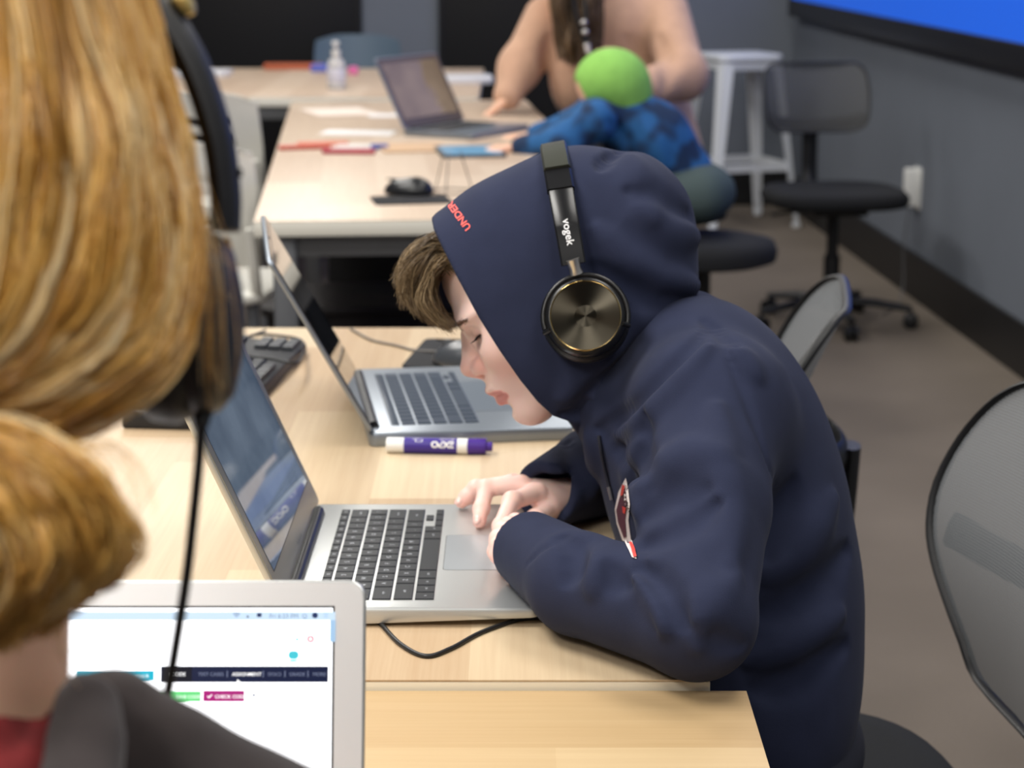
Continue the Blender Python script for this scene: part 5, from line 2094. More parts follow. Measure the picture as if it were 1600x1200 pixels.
# printing on the cloth
M_CORAL = mat('coral_print', (240, 92, 84), 0.6)
decal_text('hood_lettering', 'UNDER ARMOUR', (737, 356), (-33, -46), 15.5, bv_hood, M_CORAL, boy, 0.0006, bold=0.02, spacing=0.98)
decal('chest_emblem', [[(979, 746), (968, 768), (962, 795), (965, 818), (974, 844), (988, 872), (995, 874), (987, 842), (983, 812), (986, 788), (983, 764)]], bv_shirt, mat('emblem_white', (216, 206, 204), 0.7), boy, 0.0010)
decal('chest_emblem', [[(977, 760), (970, 778), (965, 797), (968, 816), (977, 840), (981, 838), (979, 812), (982, 788), (980, 768)]], bv_shirt, mat('emblem_maroon', (84, 44, 60), 0.7), boy, 0.0016)
decal('chest_emblem', [[(983, 850), (988, 850), (996, 872), (991, 873)], [(975, 756), (979, 758), (976, 772), (972, 774)], [(975, 790), (981, 792), (979, 802), (976, 800)]], bv_shirt, mat('emblem_red', (206, 66, 60), 0.7), boy, 0.0020)
cord = [drop(bv_shirt, x, y, 0.0025) for x, y in pixline([(938, 682), (945, 715), (953, 750), (960, 780)], 8)]
cord = [c for c in cord if c is not None]
if len(cord) > 3:
    o = obj('drawstring', tube(cord, 0.0017, 8), mat('cord_navy', (20, 22, 36), 0.7), boy, 60, world=True)
    obj('cord_tip', tube(cord[-3:], 0.0021, 8), mat('steel_tip', (130, 132, 138), 0.3, 0.9), boy, 60, world=True)

seated_legs(boy, np.array(npP(1190, 1165, 1.92)) + np.array([0, 0, 0.0]), (-1, 0, 0), (0, 1, 0), 0.34, mat('dark_jeans', (34, 37, 52), 0.85), 0.066, 0.09, knee_z=0.545)

# ================================================================== the boy's headphones
hpn = thing('headphones', 'black over-ear headphones with gold-rimmed disc over the navy hood', 'headphones', P(914, 497, 1.80))
M_LEATHER = mat('black_leatherette', (26, 26, 27), 0.42, bump=0.15, bscale=700)
M_GLOSS = mat('black_gloss_plastic', (20, 20, 22), 0.28)
M_SILVER = mat('satin_silver', (206, 202, 196), 0.28, 0.9)
M_GOLD = mat('polished_gold', (236, 206, 140), 0.12, 1.0)
M_PAD = mat('olive_black_pad', (52, 54, 46), 0.38, bump=0.12, bscale=600)


def disc_mat():
    m = mat('spun_black_metal', (62, 58, 50), 0.36, 1.0)
    b = m.node_tree.nodes['Principled BSDF']
    b.inputs['Anisotropic'].default_value = 1.0
    tg = m.node_tree.nodes.new('ShaderNodeTangent'); tg.direction_type = 'RADIAL'; tg.axis = 'Z'
    m.node_tree.links.new(tg.outputs[0], b.inputs['Tangent'])
    return m


CUPC = npP(915, 496, 1.80)
nz_ = Vector(AX_N) * 0.985 + Vector((-0.05, 0, 0.14)); nz_.normalize()
ny_ = Vector(AX_U) - nz_ * Vector(AX_U).dot(nz_); ny_.normalize()
nx_ = ny_.cross(nz_)
CM = frame(CUPC, nx_, ny_, nz_)
CUP = Matrix(CM); CUP.translation = Vector((0, 0, 0))      # relative to the headphones' origin
hpn.location = CM.translation
def cup_parts(parent, M, front=True):
    obj('cushion', lathe([(0.020, -0.022), (0.032, -0.024), (0.039, -0.018), (0.0405, -0.010), (0.039, -0.002), (0.034, 0.001)], 40, M), M_LEATHER, parent, 60)
    hs = obj('housing', lathe([(0.036, -0.004), (0.0375, 0.000), (0.0365, 0.006), (0.0335, 0.0095), (0.0325, 0.0095), (0.0320, 0.004), (0.002, 0.004)], 48, M), M_GLOSS, parent, 50)
    obj('rim', lathe([(0.0312, 0.0085), (0.0325, 0.0092), (0.0325, 0.0112), (0.0318, 0.0118), (0.0311, 0.0112), (0.0311, 0.009)], 64, M, False), M_GOLD, parent, 60)
    d = obj('disc', lathe([(0.0311, 0.008), (0.0311, 0.0102), (0.018, 0.0088), (0.002, 0.0072), (0.0006, 0.0072)], 96, Matrix.Identity(4)), disc_mat(), parent, 60)
    d.matrix_local = M
    return hs


cup_parts(hpn, CUP)
# yoke: a half ring round the cup with two pivots
yk = []
for a in range(-12, 205, 7):
    r = math.radians(a)
    yk.append(CUP @ Vector((0.0385 * math.cos(r), 0.0385 * math.sin(r), 0.0035)))
obj('yoke', tube(yk, 0.0026, 8, up=tuple(nz_), sy=1.3), M_GLOSS, hpn, 60)
for a in (-12, 202):
    r = math.radians(a)
    obj('pivot', tube([CUP @ Vector((0.0405 * math.cos(r), 0.0405 * math.sin(r), 0.004)), CUP @ Vector((0.034 * math.cos(r), 0.034 * math.sin(r), 0.0095))], 0.0022, 8), M_GLOSS, hpn, 60)


def band_pt(t, lift=0.0):
    """t = 0 at the near cup, 0.5 over the crown, 1 at the far cup"""
    a = math.pi * t
    sn, cs = math.sin(a), math.cos(a)
    sn = sn ** 0.92
    px = 901 + (865 - 901) * sn
    py = 440 + (232 - 440) * sn
    c = 0.122 * math.copysign(abs(cs) ** 0.85, cs)
    q = P(px, py, HD - c)
    ctr_ = P(885, 400, HD)
    return q + (q - ctr_).normalized() * lift


wdir = (P(901 + 20.8, 440 - 3.6, HD) - P(901, 440, HD)).normalized()


def ribbon(t0, t1, width, thick, m, name, lift=0.0, n=16, w1=None):
    bm = bmesh.new()
    rings = []
    for i in range(n + 1):
        t = t0 + (t1 - t0) * i / n
        p = band_pt(t, lift)
        tg = (band_pt(t + 0.004, lift) - band_pt(t - 0.004, lift)).normalized()
        w = (wdir - tg * wdir.dot(tg)).normalized()
        nn = w.cross(tg)
        if nn.dot(p - P(885, 420, HD)) < 0: nn = -nn
        W2 = (width + ((w1 or width) - width) * i / n) / 2
        sec = [(-W2, -thick / 2), (W2, -thick / 2), (W2, thick * 0.2), (W2 * 0.86, thick / 2), (-W2 * 0.86, thick / 2), (-W2, thick * 0.2)]
        rings.append([bm.verts.new(p + w * a + nn * b - hpn.location) for a, b in sec])
    for a, b in zip(rings[:-1], rings[1:]):
        for k in range(6):
            bm.faces.new((a[k], a[(k + 1) % 6], b[(k + 1) % 6], b[k]))
    bm.faces.new(rings[0][::-1]); bm.faces.new(rings[-1])
    bmesh.ops.recalc_face_normals(bm, faces=bm.faces)
    return obj(name, bm, m, hpn, 40)


slid = ribbon(0.035, 0.235, 0.0225, 0.0045, M_GLOSS, 'slider', w1=0.0235)
ribbon(0.232, 0.305, 0.0255, 0.0070, M_GLOSS, 'joint')
ribbon(0.303, 0.697, 0.0255, 0.0105, M_PAD, 'headband_pad', 0.001, 40)
ribbon(0.695, 0.768, 0.0255, 0.0070, M_GLOSS, 'joint')
ribbon(0.765, 0.965, 0.0235, 0.0045, M_GLOSS, 'slider')
p0 = band_pt(0.040) - hpn.location; p1 = CUP @ Vector((-0.008, 0.0395, 0.004))
st = [p0 + (p0 - p1) * 0.25, p0.lerp(p1, 0.5), p1]
obj('stem', tube(st, [0.0068, 0.0052, 0.0062], 12), M_SILVER, hpn, 60)
# far cup, mirrored to the other side of the head
FAR = frame(P(905, 488, HD + 0.118) - hpn.location, -Vector(AX_R), Vector(AX_U), -Vector(AX_N))
cup_parts(hpn, FAR)
slid.data.update()
me_b = slid.data
v = np.zeros(len(me_b.vertices) * 3, np.float32); me_b.vertices.foreach_get('co', v)
bvs = BVHTree.FromPolygons((v.reshape(-1, 3) + np.array(hpn.location)).tolist(), [list(p.vertices) for p in me_b.polygons])
decal_text('band_lettering', 'vogek', (879, 343), (8, 45), 17.5, bvs, mat('white_print', (236, 236, 238), 0.5), hpn, 0.0005, bold=0.012)

# ================================================================== generic head and hand in a field
def add_head(f, c, A, B, s=1.0):
    """head with brow, nose, lips, chin and ears; c = middle, A = forward, B = up"""
    c = np.array(c, float); A = np.array(A, float); A /= np.linalg.norm(A)
    B = np.array(B, float); B = B - A * (A @ B); B /= np.linalg.norm(B)
    C3 = np.cross(A, B)
    R = np.stack([A, B, C3])
    L = lambda p: c + (p[0] * A + p[1] * B + p[2] * C3) * s
    E = lambda p, r, k, op='u': f.ell(L(p), tuple(v * s for v in r), k, R, op)
    E((0.0, 0.03, 0), (0.098, 0.090, 0.077), 0)
    E((0.045, -0.035, 0), (0.058, 0.062, 0.058), 0.02)
    E((0.088, -0.087, 0), (0.022, 0.018, 0.022), 0.015)
    E((0.088, -0.056, 0), (0.024, 0.016, 0.024), 0.012)
    for q in (-1, 1):
        E((0.078, 0.02, q * 0.026), (0.022, 0.011, 0.03), 0.015)
        E((0.104, 0.0, q * 0.033), (0.013, 0.010, 0.016), 0.008, 's')
        E((-0.01, -0.005, q * 0.080), (0.020, 0.031, 0.009), 0.008)
    f.cap(L((0.100, 0.004, 0)), L((0.116, -0.022, 0)), 0.008 * s, 0.010 * s, 0.008)


def add_hand(f, wrist, fwd, up, s=1.0, curl=0.5, flip=1):
    """flat-ish hand: palm, four bent fingers, thumb on the side"""
    w = np.array(wrist, float); F_ = np.array(fwd, float); F_ /= np.linalg.norm(F_)
    U_ = np.array(up, float); U_ = U_ - F_ * (F_ @ U_); U_ /= np.linalg.norm(U_)
    S2 = np.cross(F_, U_) * flip
    for i in range(4):
        o = (i - 1.5) * 0.017 * s
        k = w + F_ * (0.075 - 0.004 * abs(i - 1.2)) * s + S2 * o
        f.cap(w + S2 * o * 0.5, k, 0.014 * s, 0.011 * s, 0.008)
        ln = (0.036, 0.042, 0.040, 0.030)[i] * s
        p = k + (F_ * math.cos(curl * 0.6) - U_ * math.sin(curl * 0.6)) * ln
        q = p + (F_ * math.cos(curl * 1.6) - U_ * math.sin(curl * 1.6)) * ln * 0.9
        f.cap(k, p, 0.0095 * s, 0.0085 * s, 0.003)
        f.cap(p, q, 0.0085 * s, 0.0068 * s, 0.003)
    a = w + F_ * 0.02 * s - S2 * 0.022 * s
    b = a + (F_ * 0.7 - S2 * 0.7) * 0.035 * s
    f.cap(w, a, 0.014 * s, 0.012 * s, 0.006)
    f.cap(a, b, 0.012 * s, 0.0095 * s, 0.004)
    f.cap(b, b + (F_ * 0.95 - S2 * 0.2) * 0.028 * s, 0.0095 * s, 0.007 * s, 0.004)


def joined(name, parts, m, parent):
    Vs, Qs, n = [], [], 0
    for f in parts:
        V, Q = f.mesh()
        V = relax(V, Q, 2)
        Vs.append(V); Qs.append(Q + n); n += len(V)
    V = np.concatenate(Vs)
    return link(name, np_mesh(name, V, np.concatenate(Qs), {'tone': np.full(len(V), 0.06)}), m, parent, 180, world=True)


# ================================================================== person with blond hair in front
gx = P(-75, 1150, 0.79).x
girl = thing('person', 'person with blond hair and a headset, seen from behind at the front laptop', 'person', (gx, 0.70, 0))
SKIN_G = tone_mat('fair_skin', [(0.0, (236, 190, 160)), (0.5, (226, 156, 136)), (1.0, (190, 110, 104))], 0.45, 0.4, 0.25)
GH = npP(-60, 275, 0.78)
f = Field((gx - 0.12, 0.60, 0.99), (gx + 0.14, 0.92, 1.36), 0.004)
add_head(f, GH + np.array([0, 0.020, -0.004]), (0.0, 0.97, -0.24), (0, 0.24, 0.97), 0.94)
f.cap(npP(-70, 560, 0.78), npP(-78, 1180, 0.79), 0.046, 0.046, 0.02)
g = Field((gx - 0.24, 0.60, 0.70), (gx + 0.26, 1.14, 1.08), 0.005)
g.cap(npP(-78, 1100, 0.79), npP(-78, 1350, 0.79), 0.046, 0.05, 0.02)
HANDS = []
for s in (-1, 1):
    sh = npP(475, 1395, 0.80) if s > 0 else npP(475, 1395, 0.80) * np.array([-1, 1, 1]) + np.array([2 * gx, 0, 0])
    el = np.array([gx + s * 0.19, 0.80, 0.80]); wr = np.array([gx + s * 0.10 + 0.02, 0.965, 0.775])
    g.chain([np.array([gx, 0.76, 0.94]), sh, el, wr], [0.045, 0.036, 0.030, 0.022], 0.02)
    add_hand(g, wr, (-s * 0.2, 1, 0.02), (0, 0, 1), 0.85, 0.45, s)
    HANDS.append((sh, el, wr))
joined('body', [f, g], SKIN_G, girl)

M_GHOOD = mat('charcoal_fleece', (70, 64, 64), 0.9, noise=0.10, nscale=30, bump=0.15, bscale=500, sheen=0.2, spec=0.1)
f = Field((gx - 0.27, 0.52, 0.44), (gx + 0.28, 1.02, 1.12), 0.005)
f.ell((gx, 0.765, 0.89), (0.130, 0.082, 0.10), 0.04)
f.ell((gx, 0.735, 0.72), (0.125, 0.090, 0.15), 0.06)
f.ell((gx, 0.715, 0.56), (0.150, 0.115, 0.10), 0.06)
right = [npP(60, 1135, 0.80), npP(175, 1124, 0.80), npP(270, 1196, 0.80), npP(375, 1268, 0.80), npP(455, 1345, 0.80)]
f.chain(right, [0.016, 0.017, 0.021, 0.024, 0.030], 0.015)
mir = [np.array([2 * gx - p[0], p[1], p[2]]) for p in right]
f.chain(mir, [0.016, 0.017, 0.021, 0.024, 0.030], 0.015)
for sh, el, wr in HANDS:
    f.chain([sh, el, el * 0.25 + wr * 0.75], [0.044, 0.042, 0.033], 0.02)
fold(f, [(200, 1090), (190, 1140), (185, 1199)], 0.006, 0.006, 0.6, 1.0)
fold(f, [(300, 1130), (290, 1170), (300, 1199)], -0.004, 0.010, 0.6, 1.0)
field_obj('jacket', f, M_GHOOD, girl)
# folded hood lying round the neck
f = Field((gx - 0.10, 0.60, 0.90), (gx + 0.12, 0.84, 1.10), 0.0035)
pr = [npP(128, 1080, 0.775), npP(136, 1108, 0.755), npP(134, 1160, 0.742), npP(124, 1240, 0.732), npP(60, 1340, 0.715), npP(-78, 1390, 0.705)]
rr = [0.008, 0.0105, 0.0125, 0.0135, 0.015, 0.016]
f.chain(pr, rr, 0.01)
f.chain([np.array([2 * gx - p[0], p[1], p[2]]) for p in pr], rr, 0.01)
field_obj('folded_hood', f, M_GHOOD, girl)
f = Field((gx - 0.09, 0.62, 0.92), (gx + 0.09, 0.86, 1.09), 0.004)
f.ell(npP(-78, 1215, 0.785), (0.049, 0.052, 0.030), 0.0)
f.cap(npP(-78, 1215, 0.785), npP(-78, 1330, 0.785), 0.052, 0.06, 0.02)
f.cap(npP(-78, 1000, 0.79), npP(-78, 1300, 0.79), 0.040, 0.040, 0.006, 's')
fold(f, [(0, 1160), (40, 1150), (80, 1120)], 0.004, 0.006, 0.6, 1.0)
field_obj('shirt', f, mat('maroon_shirt', (140, 48, 50), 0.85, noise=0.35, nscale=60, bump=0.1, bscale=300), girl)
seated_legs(girl, (gx, 0.70, 0.535), (0, 1, 0), (1, 0, 0), 0.40, mat('grey_jeans', (52, 54, 64), 0.85), 0.07, 0.09, knee_z=0.56)

# ---------------- hair
HAIRG = tone_mat('blond_hair', [(0.0, (122, 82, 32)), (0.28, (204, 148, 62)), (0.6, (244, 196, 108)), (1.0, (254, 238, 196))], 0.30, 0.7)
f = Field((gx - 0.13, 0.60, 1.02), (gx + 0.15, 0.92, 1.38), 0.004)
f.ell(GH + np.array([0, 0.004, 0.022]), (0.081, 0.088, 0.096), 0.0)
f.ell(GH + np.array([0, 0.004, 0]), (0.078, 0.084, 0.098), 0.02)
nap = [npP(215, 300, 0.780), npP(225, 430, 0.772), npP(180, 535, 0.758), npP(60, 605, 0.745), npP(-120, 640, 0.735)]
f.chain(nap, [0.016, 0.016, 0.016, 0.016, 0.020], 0.02)
f.chain([np.array([2 * GH[0] - p[0], p[1], p[2]]) for p in nap], [0.016, 0.016, 0.016, 0.016, 0.020], 0.02)
f.chain([npP(-150, 668, 0.725), npP(-20, 690, 0.712), npP(50, 735, 0.705), npP(95, 810, 0.70), npP(75, 880, 0.705), npP(15, 940, 0.715)], [0.016, 0.014, 0.015, 0.016, 0.013, 0.008], 0.012)
f.ell(GH + np.array([0, 0.115, -0.045]), (0.062, 0.062, 0.075), 0.012, None, 's')
V, Q = f.mesh(); V = relax(V, Q, 3)
HAIRGB = tone_mat('blond_hair_base', [(0.0, (110, 72, 28)), (1.0, (200, 150, 70))], 0.65, 0.2, bump=0.5, bscale=160)
hb = link('hair_base', np_mesh('hair_base', V, Q, {'tone': np.full(len(V), 0.45)}), HAIRGB, girl, 180, world=True)
G0 = [(180, -100, .770), (235, 60, .772), (272, 210, .770), (296, 340, .764), (300, 450, .750), (266, 548, .738), (185, 622, .724), (40, 664, .710), (-120, 690, .704)]
G1 = [(140, -120, .735), (200, 60, .735), (236, 210, .730), (256, 340, .724), (252, 450, .720), (212, 545, .715), (110, 612, .706), (-20, 650, .700), (-140, 680, .698)]
G2 = [(80, -140, .705), (140, 60, .703), (172, 210, .698), (180, 340, .695), (155, 450, .694), (90, 540, .692), (0, 600, .690), (-90, 645, .692), (-155, 675, .695)]
G3 = [(0, -150, .688), (40, 60, .684), (58, 210, .680), (50, 340, .679), (18, 450, .680), (-40, 540, .682), (-95, 600, .685), (-140, 645, .690), (-165, 672, .694)]
G4 = [(-90, -150, .682), (-76, 60, .677), (-72, 210, .673), (-80, 340, .673), (-98, 450, .676), (-125, 540, .681), (-150, 600, .685), (-165, 645, .690), (-172, 672, .694)]
G5 = [(-196, -150, .682), (-194, 60, .676), (-192, 210, .672), (-190, 340, .672), (-188, 450, .675), (-186, 540, .681), (-184, 600, .685), (-182, 645, .690), (-178, 672, .694)]
px_strands([G0, G1, G2, G3, G4, G5], 6000, 10.0, HAIRG, girl, 'hair', 0.00042, 24, 0.0035, cl=150, ends=(1.0, 0.55))
px_strands([G0, G1, G2, G3, G4, G5], 2400, 10.0, HAIRG, girl, 'hair', 0.0007, 17, 0.0035, cl=110, ends=(1.0, 0.55), mirror_x=GH[0])
L0 = [(300, 440, .755), (288, 550, .742), (225, 622, .734), (140, 668, .722), (30, 694, .710), (-110, 704, .702)]
L1 = [(240, 440, .726), (215, 550, .714), (140, 615, .708), (50, 655, .700), (-40, 678, .697), (-130, 692, .695)]
px_strands([L0, L1], 500, 8.0, HAIRG, girl, 'hair', 0.0006, 20, 0.003, cl=25, ends=(1.0, 0.6), mirror_x=GH[0])
px_strands([L0, L1], 700, 8.0, HAIRG, girl, 'hair', 0.00042, 18, 0.003, cl=30, ends=(1.0, 0.6))
# low tail over the nape
T0 = [(-150, 668, .698), (20, 672, .684), (140, 735, .684), (196, 820, .692), (180, 885, .700), (120, 930, .708), (70, 968, .716)]
T1 = [(-155, 672, .692), (0, 695, .676), (100, 765, .676), (130, 840, .682), (110, 900, .690), (60, 945, .700), (20, 990, .710)]
T2 = [(-160, 678, .690), (-50, 715, .672), (20, 785, .670), (50, 850, .674), (30, 910, .684), (0, 960, .696), (-30, 1010, .706)]
T3 = [(-165, 684, .692), (-100, 730, .676), (-50, 800, .672), (-30, 860, .676), (-50, 920, .686), (-70, 970, .698), (-80, 1010, .708)]
px_strands([T0, T1, T2, T3], 1900, 12.0, HAIRG, girl, 'ponytail', 0.0004, 20, 0.004, cl=50, wave=9.0, ends=(1.0, 0.4))
# stray hairs
ST0 = [(270, 200, .760), (318, 330, .755), (350, 372, .750), (372, 390, .748), (398, 402, .746)]
ST1 = [(280, 260, .758), (315, 360, .750), (335, 450, .746), (340, 540, .744), (345, 600, .742)]
ST2 = [(250, 300, .750), (318, 380, .744), (330, 470, .742), (330, 560, .740), (338, 630, .740)]
px_strands([ST0, ST1, ST2], 24, 12.0, HAIRG, girl, 'stray_hair', 0.00017, 20, 0.004, ends=(1.0, 0.3))
ST3 = [(100, 700, .69), (150, 700, .69), (190, 720, .70), (215, 760, .70), (230, 800, .70)]
ST4 = [(60, 860, .69), (80, 930, .70), (90, 980, .71), (98, 1020, .72), (120, 1050, .73)]
px_strands([ST3, ST3], 14, 14.0, HAIRG, girl, 'stray_hair', 0.00016, 20, 0.004, ends=(1.0, 0.3))
px_strands([ST4, ST4], 10, 9.0, HAIRG, girl, 'stray_hair', 0.00016, 20, 0.004, ends=(1.0, 0.3))

# ---------------- headset
hs = thing('headset', 'black headset with yellow trim worn over the blond hair', 'headset', P(300, 500, 0.80))
M_HB = mat('headset_black', (26, 26, 29), 0.5, bump=0.1, bscale=300)
M_HG = mat('headset_dark_pad', (14, 14, 15), 0.6)
M_YEL = mat('headset_yellow', (206, 150, 34), 0.4)
band = [(352, 360), (352, 300), (338, 205), (300, 95), (245, 8), (150, -95), (40, -160), (-60, -178)]
band = band + [(-120 - x, y) for x, y in band[::-1][1:]]
bp_ = catmull([P(x, y, 0.80) - hs.location for x, y in band], 6)
obj('headband', tube(bp_, 0.0062, 12, up=(0, 1, 0), sx=1.0, sy=2.3), M_HB, hs, 60)
# lighter inner padding at the crown
n0 = int(len(bp_) * 0.30); n1_ = int(len(bp_) * 0.70)
obj('crown_pad', tube([p + Vector((0, 0, -0.004)) for p in bp_[n0:n1_]], 0.0066, 12, up=(0, 1, 0), sx=1.0, sy=2.0), M_HG, hs, 60)
for sgn in (1, -1):
    cc = P(300, 505, 0.805) if sgn > 0 else P(-420, 505, 0.805)
    M = frame(cc - hs.location, (0, 1, 0), (0, 0, 1), (1, 0, 0)) if sgn > 0 else frame(cc - hs.location, (0, -1, 0), (0, 0, 1), (-1, 0, 0))
    obj('ear_pad', lathe([(0.020, -0.024), (0.034, -0.023), (0.040, -0.015), (0.041, -0.006), (0.038, 0.001), (0.034, 0.003)], 36, M), M_HG, hs, 60)
    obj('ear_shell', lathe([(0.036, 0.000), (0.038, 0.004), (0.036, 0.011), (0.030, 0.016), (0.018, 0.019), (0.004, 0.0195)], 36, M), M_HB, hs, 50)
    obj('trim_ring', lathe([(0.0375, 0.0055), (0.0384, 0.0062), (0.0384, 0.0072), (0.0370, 0.0078)], 36, M), M_HG, hs, 60)
    obj('side_accent', tube([M @ Vector((0.036 * math.cos(a), 0.036 * math.sin(a), 0.0125)) for a in (1.05, 0.75, 0.45, 0.15)], 0.0016, 8), M_YEL, hs, 60)
    sx_ = 1 if sgn > 0 else -1
    arm = catmull([(P(356 if sgn > 0 else -476, y, 0.80) - hs.location) for y in (312, 326, 342, 358)], 4)
    obj('slider_trim', tube(arm, 0.0042, 8, up=(0, 1, 0), sy=2.0), M_YEL, hs, 60)
for y, x in ((270, 372), (226, 362)):
    q = P(x, y, 0.80) - hs.location
    obj('stud', tube([q - Vector((0.006, 0, 0)), q + Vector((0.0015, 0, 0))], 0.0019, 8), M_HG, hs, 40)
q = P(283, 6, 0.80) - hs.location
obj('brass_button', lathe([(0.004, -0.002), (0.0062, 0.0), (0.0062, 0.003), (0.004, 0.0045)], 18, Matrix.Translation(q) @ Matrix.Rotation(math.radians(60), 4, 'Y')), mat('pale_brass', (214, 190, 120), 0.35, 0.6), hs, 40)
q = P(317, 648, 0.795) - hs.location
obj('strain_relief', tube([P(322, 612, 0.80) - hs.location, P(318, 640, 0.797) - hs.location, P(314, 668, 0.795) - hs.location], [0.0042, 0.0042, 0.0028], 10), M_HG, hs, 60)
cb = [P(*p) - hs.location for p in ((316, 650, .796), (311, 720, .797), (303, 800, .80), (293, 890, .805), (281, 970, .812), (268, 1050, .82), (258, 1110, .83), (250, 1200, .845), (240, 1330, .86))]
obj('cable', tube(catmull(cb, 8), 0.0021, 8), M_HG, hs, 60)

# ================================================================== the child at the long table
kid = thing('person', 'child in a blue shirt with a lime green hood bent over the long table', 'person', P(1075, 300, 5.4) * Vector((1, 1, 0)) if False else (P(1085, 300, 5.42).x, P(1085, 300, 5.42).y, 0))
f = Field(npP(820, 300, 5.9) * 0 + np.array([P(700, 200, 5.4).x - 0.02, 4.95, 0.55]), np.array([P(1100, 200, 5.4).x, 5.75, 1.10]), 0.008)
KH = npP(960, 136, 5.38)
add_head(f, KH, (-0.75, -0.1, -0.65), (-0.6, 0, 0.8), 0.92)
f.cap(KH, npP(975, 185, 5.38), 0.045, 0.05, 0.02)
f.chain([npP(975, 190, 5.38), npP(1085, 295, 5.42)], [0.07, 0.08], 0.03)
KW = npP(806, 232, 5.26); KW2 = npP(830, 214, 5.62)
g = Field(np.array([P(720, 230, 5.4).x - 0.05, 5.0, 0.70]), np.array([P(840, 230, 5.4).x + 0.05, 5.85, 0.85]), 0.0045)
add_hand(g, KW, (-1, 0.05, -0.05), (0, 0, 1), 0.85, 0.3, 1)
add_hand(g, KW2, (-1, -0.1, -0.05), (0, 0, 1), 0.85, 0.3, -1)
joined('body', [f, g], SKIN_G, kid)


def plaid():
    m = mat('blue_plaid_cloth', (34, 104, 172), 0.85, bump=0.1, bscale=200)
    nt = m.node_tree
    b = nt.nodes['Principled BSDF']
    tc = nt.nodes.new('ShaderNodeTexCoord')
    n = nt.nodes.new('ShaderNodeTexNoise'); n.inputs['Scale'].default_value = 14; n.inputs['Detail'].default_value = 1
    r = nt.nodes.new('ShaderNodeValToRGB')
    r.color_ramp.elements[0].position = 0.42; r.color_ramp.elements[1].position = 0.56
    r.color_ramp.elements[0].color = lin((22, 46, 78)); r.color_ramp.elements[1].color = lin((34, 90, 144))
    nt.links.new(tc.outputs['Object'], n.inputs['Vector']); nt.links.new(n.outputs['Fac'], r.inputs[0]); nt.links.new(r.outputs[0], b.inputs['Base Color'])
    return m


f = Field(np.array([P(780, 200, 5.4).x - 0.02, 5.0, 0.50]), np.array([P(1160, 200, 5.4).x + 0.05, 5.85, 1.05]), 0.007)
f.chain([npP(970, 182, 5.38), npP(1015, 222, 5.40), npP(1062, 275, 5.42)], [0.085, 0.105, 0.095], 0.05)
f.cap(npP(930, 188, 5.24), npP(935, 172, 5.52), 0.055, 0.055, 0.04)
f.chain([npP(928, 190, 5.22), npP(872, 226, 5.20), npP(818, 232, 5.25)], [0.055, 0.048, 0.036], 0.02)
f.chain([npP(935, 172, 5.54), npP(890, 200, 5.62), npP(842, 212, 5.62)], [0.055, 0.045, 0.036], 0.02)
fold(f, [(950, 190), (980, 215), (990, 250)], 0.012, 0.02, 4.8, 6.0)
fold(f, [(910, 200), (930, 225), (960, 240)], 0.012, 0.02, 4.8, 6.0)
fold(f, [(1000, 190), (1025, 220), (1040, 260)], -0.01, 0.02, 4.8, 6.0)
field_obj('shirt', f, plaid(), kid)
f = Field(KH - 0.16, KH + 0.16, 0.005)
HX = npP(955, 128, 5.36)
f.ell(HX, (0.100, 0.105, 0.088), 0.0)
f.ell(KH, (0.095, 0.100, 0.095), 0.02)
f.cap(HX, npP(972, 158, 5.38), 0.075, 0.078, 0.03)
f.ell(npP(893, 160, 5.36), (0.05, 0.060, 0.060), 0.01, None, 's')
field_obj('hood', f, mat('lime_fleece', (140, 196, 92), 0.9, noise=0.08, nscale=40), kid)
seated_legs(kid, npP(1088, 300, 5.42), (-1, 0, 0), (0, 1, 0), 0.36, mat('green_grey_trousers', (70, 84, 82), 0.85), 0.072, 0.09, res=0.010, knee_z=0.58)
bm = bmesh.new()
bmesh.ops.create_uvsphere(bm, u_segments=16, v_segments=10, radius=1)
bm.transform(frame(P(1103, 312, 5.33), AX_R, AX_U, AX_N) @ Matrix.Diagonal((0.032, 0.036, 0.014, 1)))
obj('pocket_patch', bm, mat('tan_patch', (176, 146, 112), 0.8), kid, 180, world=True)

# ================================================================== the adult in the peach sweater
ad = thing('person', 'person in a peach sweater with long brown hair leaning over the long table', 'person', (P(1020, 250, 6.55).x, P(1020, 250, 6.55).y, 0))
AH = npP(893, -38, 6.32)
f = Field(np.array([P(720, 0, 6.4).x - 0.1, 5.85, 0.50]), np.array([P(1130, 0, 6.4).x + 0.1, 6.85, 1.42]), 0.009)
add_head(f, AH, (-0.62, -0.45, -0.64), (-0.5, -0.2, 0.8), 1.05)
f.chain([AH, npP(950, 0, 6.42), npP(975, 60, 6.46), npP(1020, 250, 6.55)], [0.05, 0.055, 0.10, 0.12], 0.04)
AW = npP(786, 160, 6.28); AW2 = npP(955, 150, 6.0)
g = Field(AW - 0.20, AW + 0.20, 0.005)
add_hand(g, AW, (-0.75, 0.05, -0.62), (-0.6, 0, 0.8), 1.0, 0.5, -1)
h = Field(AW2 - 0.16, AW2 + 0.16, 0.006)
add_hand(h, AW2, (-0.95, 0, -0.2), (0, 0, 1), 1.0, 0.6, 1)
joined('body', [f, g, h], SKIN_G, ad)
M_PEACH = mat('peach_knit', (198, 158, 132), 0.9, noise=0.07, nscale=25, bump=0.6, bscale=90, sheen=0.15)
f = Field(np.array([P(720, 0, 6.4).x - 0.05, 5.75, 0.52]), np.array([P(1130, 0, 6.4).x + 0.08, 6.95, 1.20]), 0.009)
f.ell(npP(970, 50, 6.46), (0.165, 0.17, 0.16), 0.0)
f.ell(npP(905, 110, 6.45), (0.10, 0.15, 0.17), 0.06)
f.chain([npP(985, 100, 6.5), npP(1025, 240, 6.55)], [0.155, 0.155], 0.06)
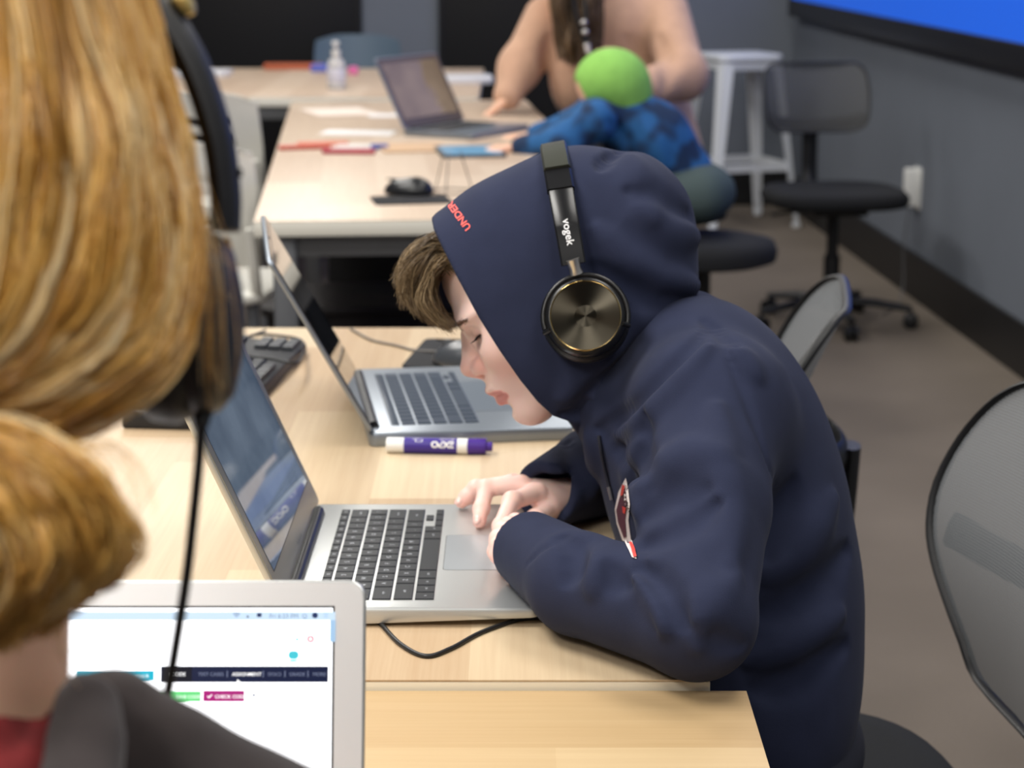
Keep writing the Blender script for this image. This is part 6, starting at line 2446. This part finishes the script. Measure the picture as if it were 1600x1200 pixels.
f.chain([npP(855, 30, 6.45), npP(812, 105, 6.36), npP(793, 150, 6.30)], [0.078, 0.062, 0.046], 0.05)
f.chain([npP(1035, 18, 6.40), npP(1068, 118, 6.20), npP(975, 148, 6.02)], [0.085, 0.072, 0.050], 0.04)
fold(f, [(1030, 60), (1045, 100), (1040, 140)], 0.016, 0.03, 5.5, 7.0)
fold(f, [(980, 60), (1000, 90), (1020, 100)], 0.014, 0.03, 5.5, 7.0)
fold(f, [(860, 60), (850, 110), (840, 150)], 0.016, 0.03, 5.5, 7.0)
field_obj('sweater', f, M_PEACH, ad)
HAIRA = tone_mat('brown_hair', [(0.0, (48, 36, 26)), (0.6, (96, 74, 52)), (1.0, (140, 112, 80))], 0.4, 0.4)
f = Field(AH - 0.22, AH + np.array([0.22, 0.22, 0.20]), 0.008)
f.ell(AH + np.array([0.018, 0.02, 0.045]), (0.105, 0.10, 0.105), 0.0)
f.ell(AH + np.array([-0.075, -0.06, -0.05]), (0.07, 0.06, 0.085), 0.01, None, 's')
V, Q = f.mesh(); V = relax(V, Q, 2)
link('hair_base', np_mesh('hair_base', V, Q, {'tone': np.full(len(V), 0.25)}), HAIRA, ad, 180, world=True)
H0 = [(890, -90, 6.26), (868, -50, 6.22), (862, 0, 6.2), (866, 45, 6.2), (872, 84, 6.2)]
H1 = [(905, -90, 6.24), (900, -40, 6.18), (902, 20, 6.16), (908, 70, 6.17), (914, 108, 6.18)]
H2 = [(925, -85, 6.28), (940, -40, 6.22), (945, 20, 6.2), (940, 70, 6.2), (930, 112, 6.2)]
px_strands([H0, H1, H2], 700, 5.0, HAIRA, ad, 'hair', 0.0022, 16, 0.025, cl=30, ends=(1.0, 0.4))
seated_legs(ad, npP(1020, 262, 6.55), (-1, 0, 0), (0, 1, 0), 0.42, mat('dark_trousers', (34, 35, 40), 0.85), 0.085, 0.10, res=0.011, knee_z=0.56)
ly = thing('lanyard', 'black lanyard with silver clip hanging from the person in peach', 'lanyard', P(915, 60, 6.14))
for dx in (-6, 7):
    obj('strap', tube(catmull([P(902 + dx * 1.6, -20, 6.13) - ly.location, P(908 + dx, 30, 6.12) - ly.location, P(918, 78, 6.12) - ly.location], 6), 0.007, 6), M_BLACK, ly, 60)
for y in (35, 50, 72, 80):
    obj('clip', lathe([(0.006, -0.008), (0.011, -0.004), (0.011, 0.004), (0.006, 0.008)], 12, Matrix.Translation(P(914 + (y - 50) * 0.15, y, 6.105) - ly.location)), M_SILVER, ly, 60)
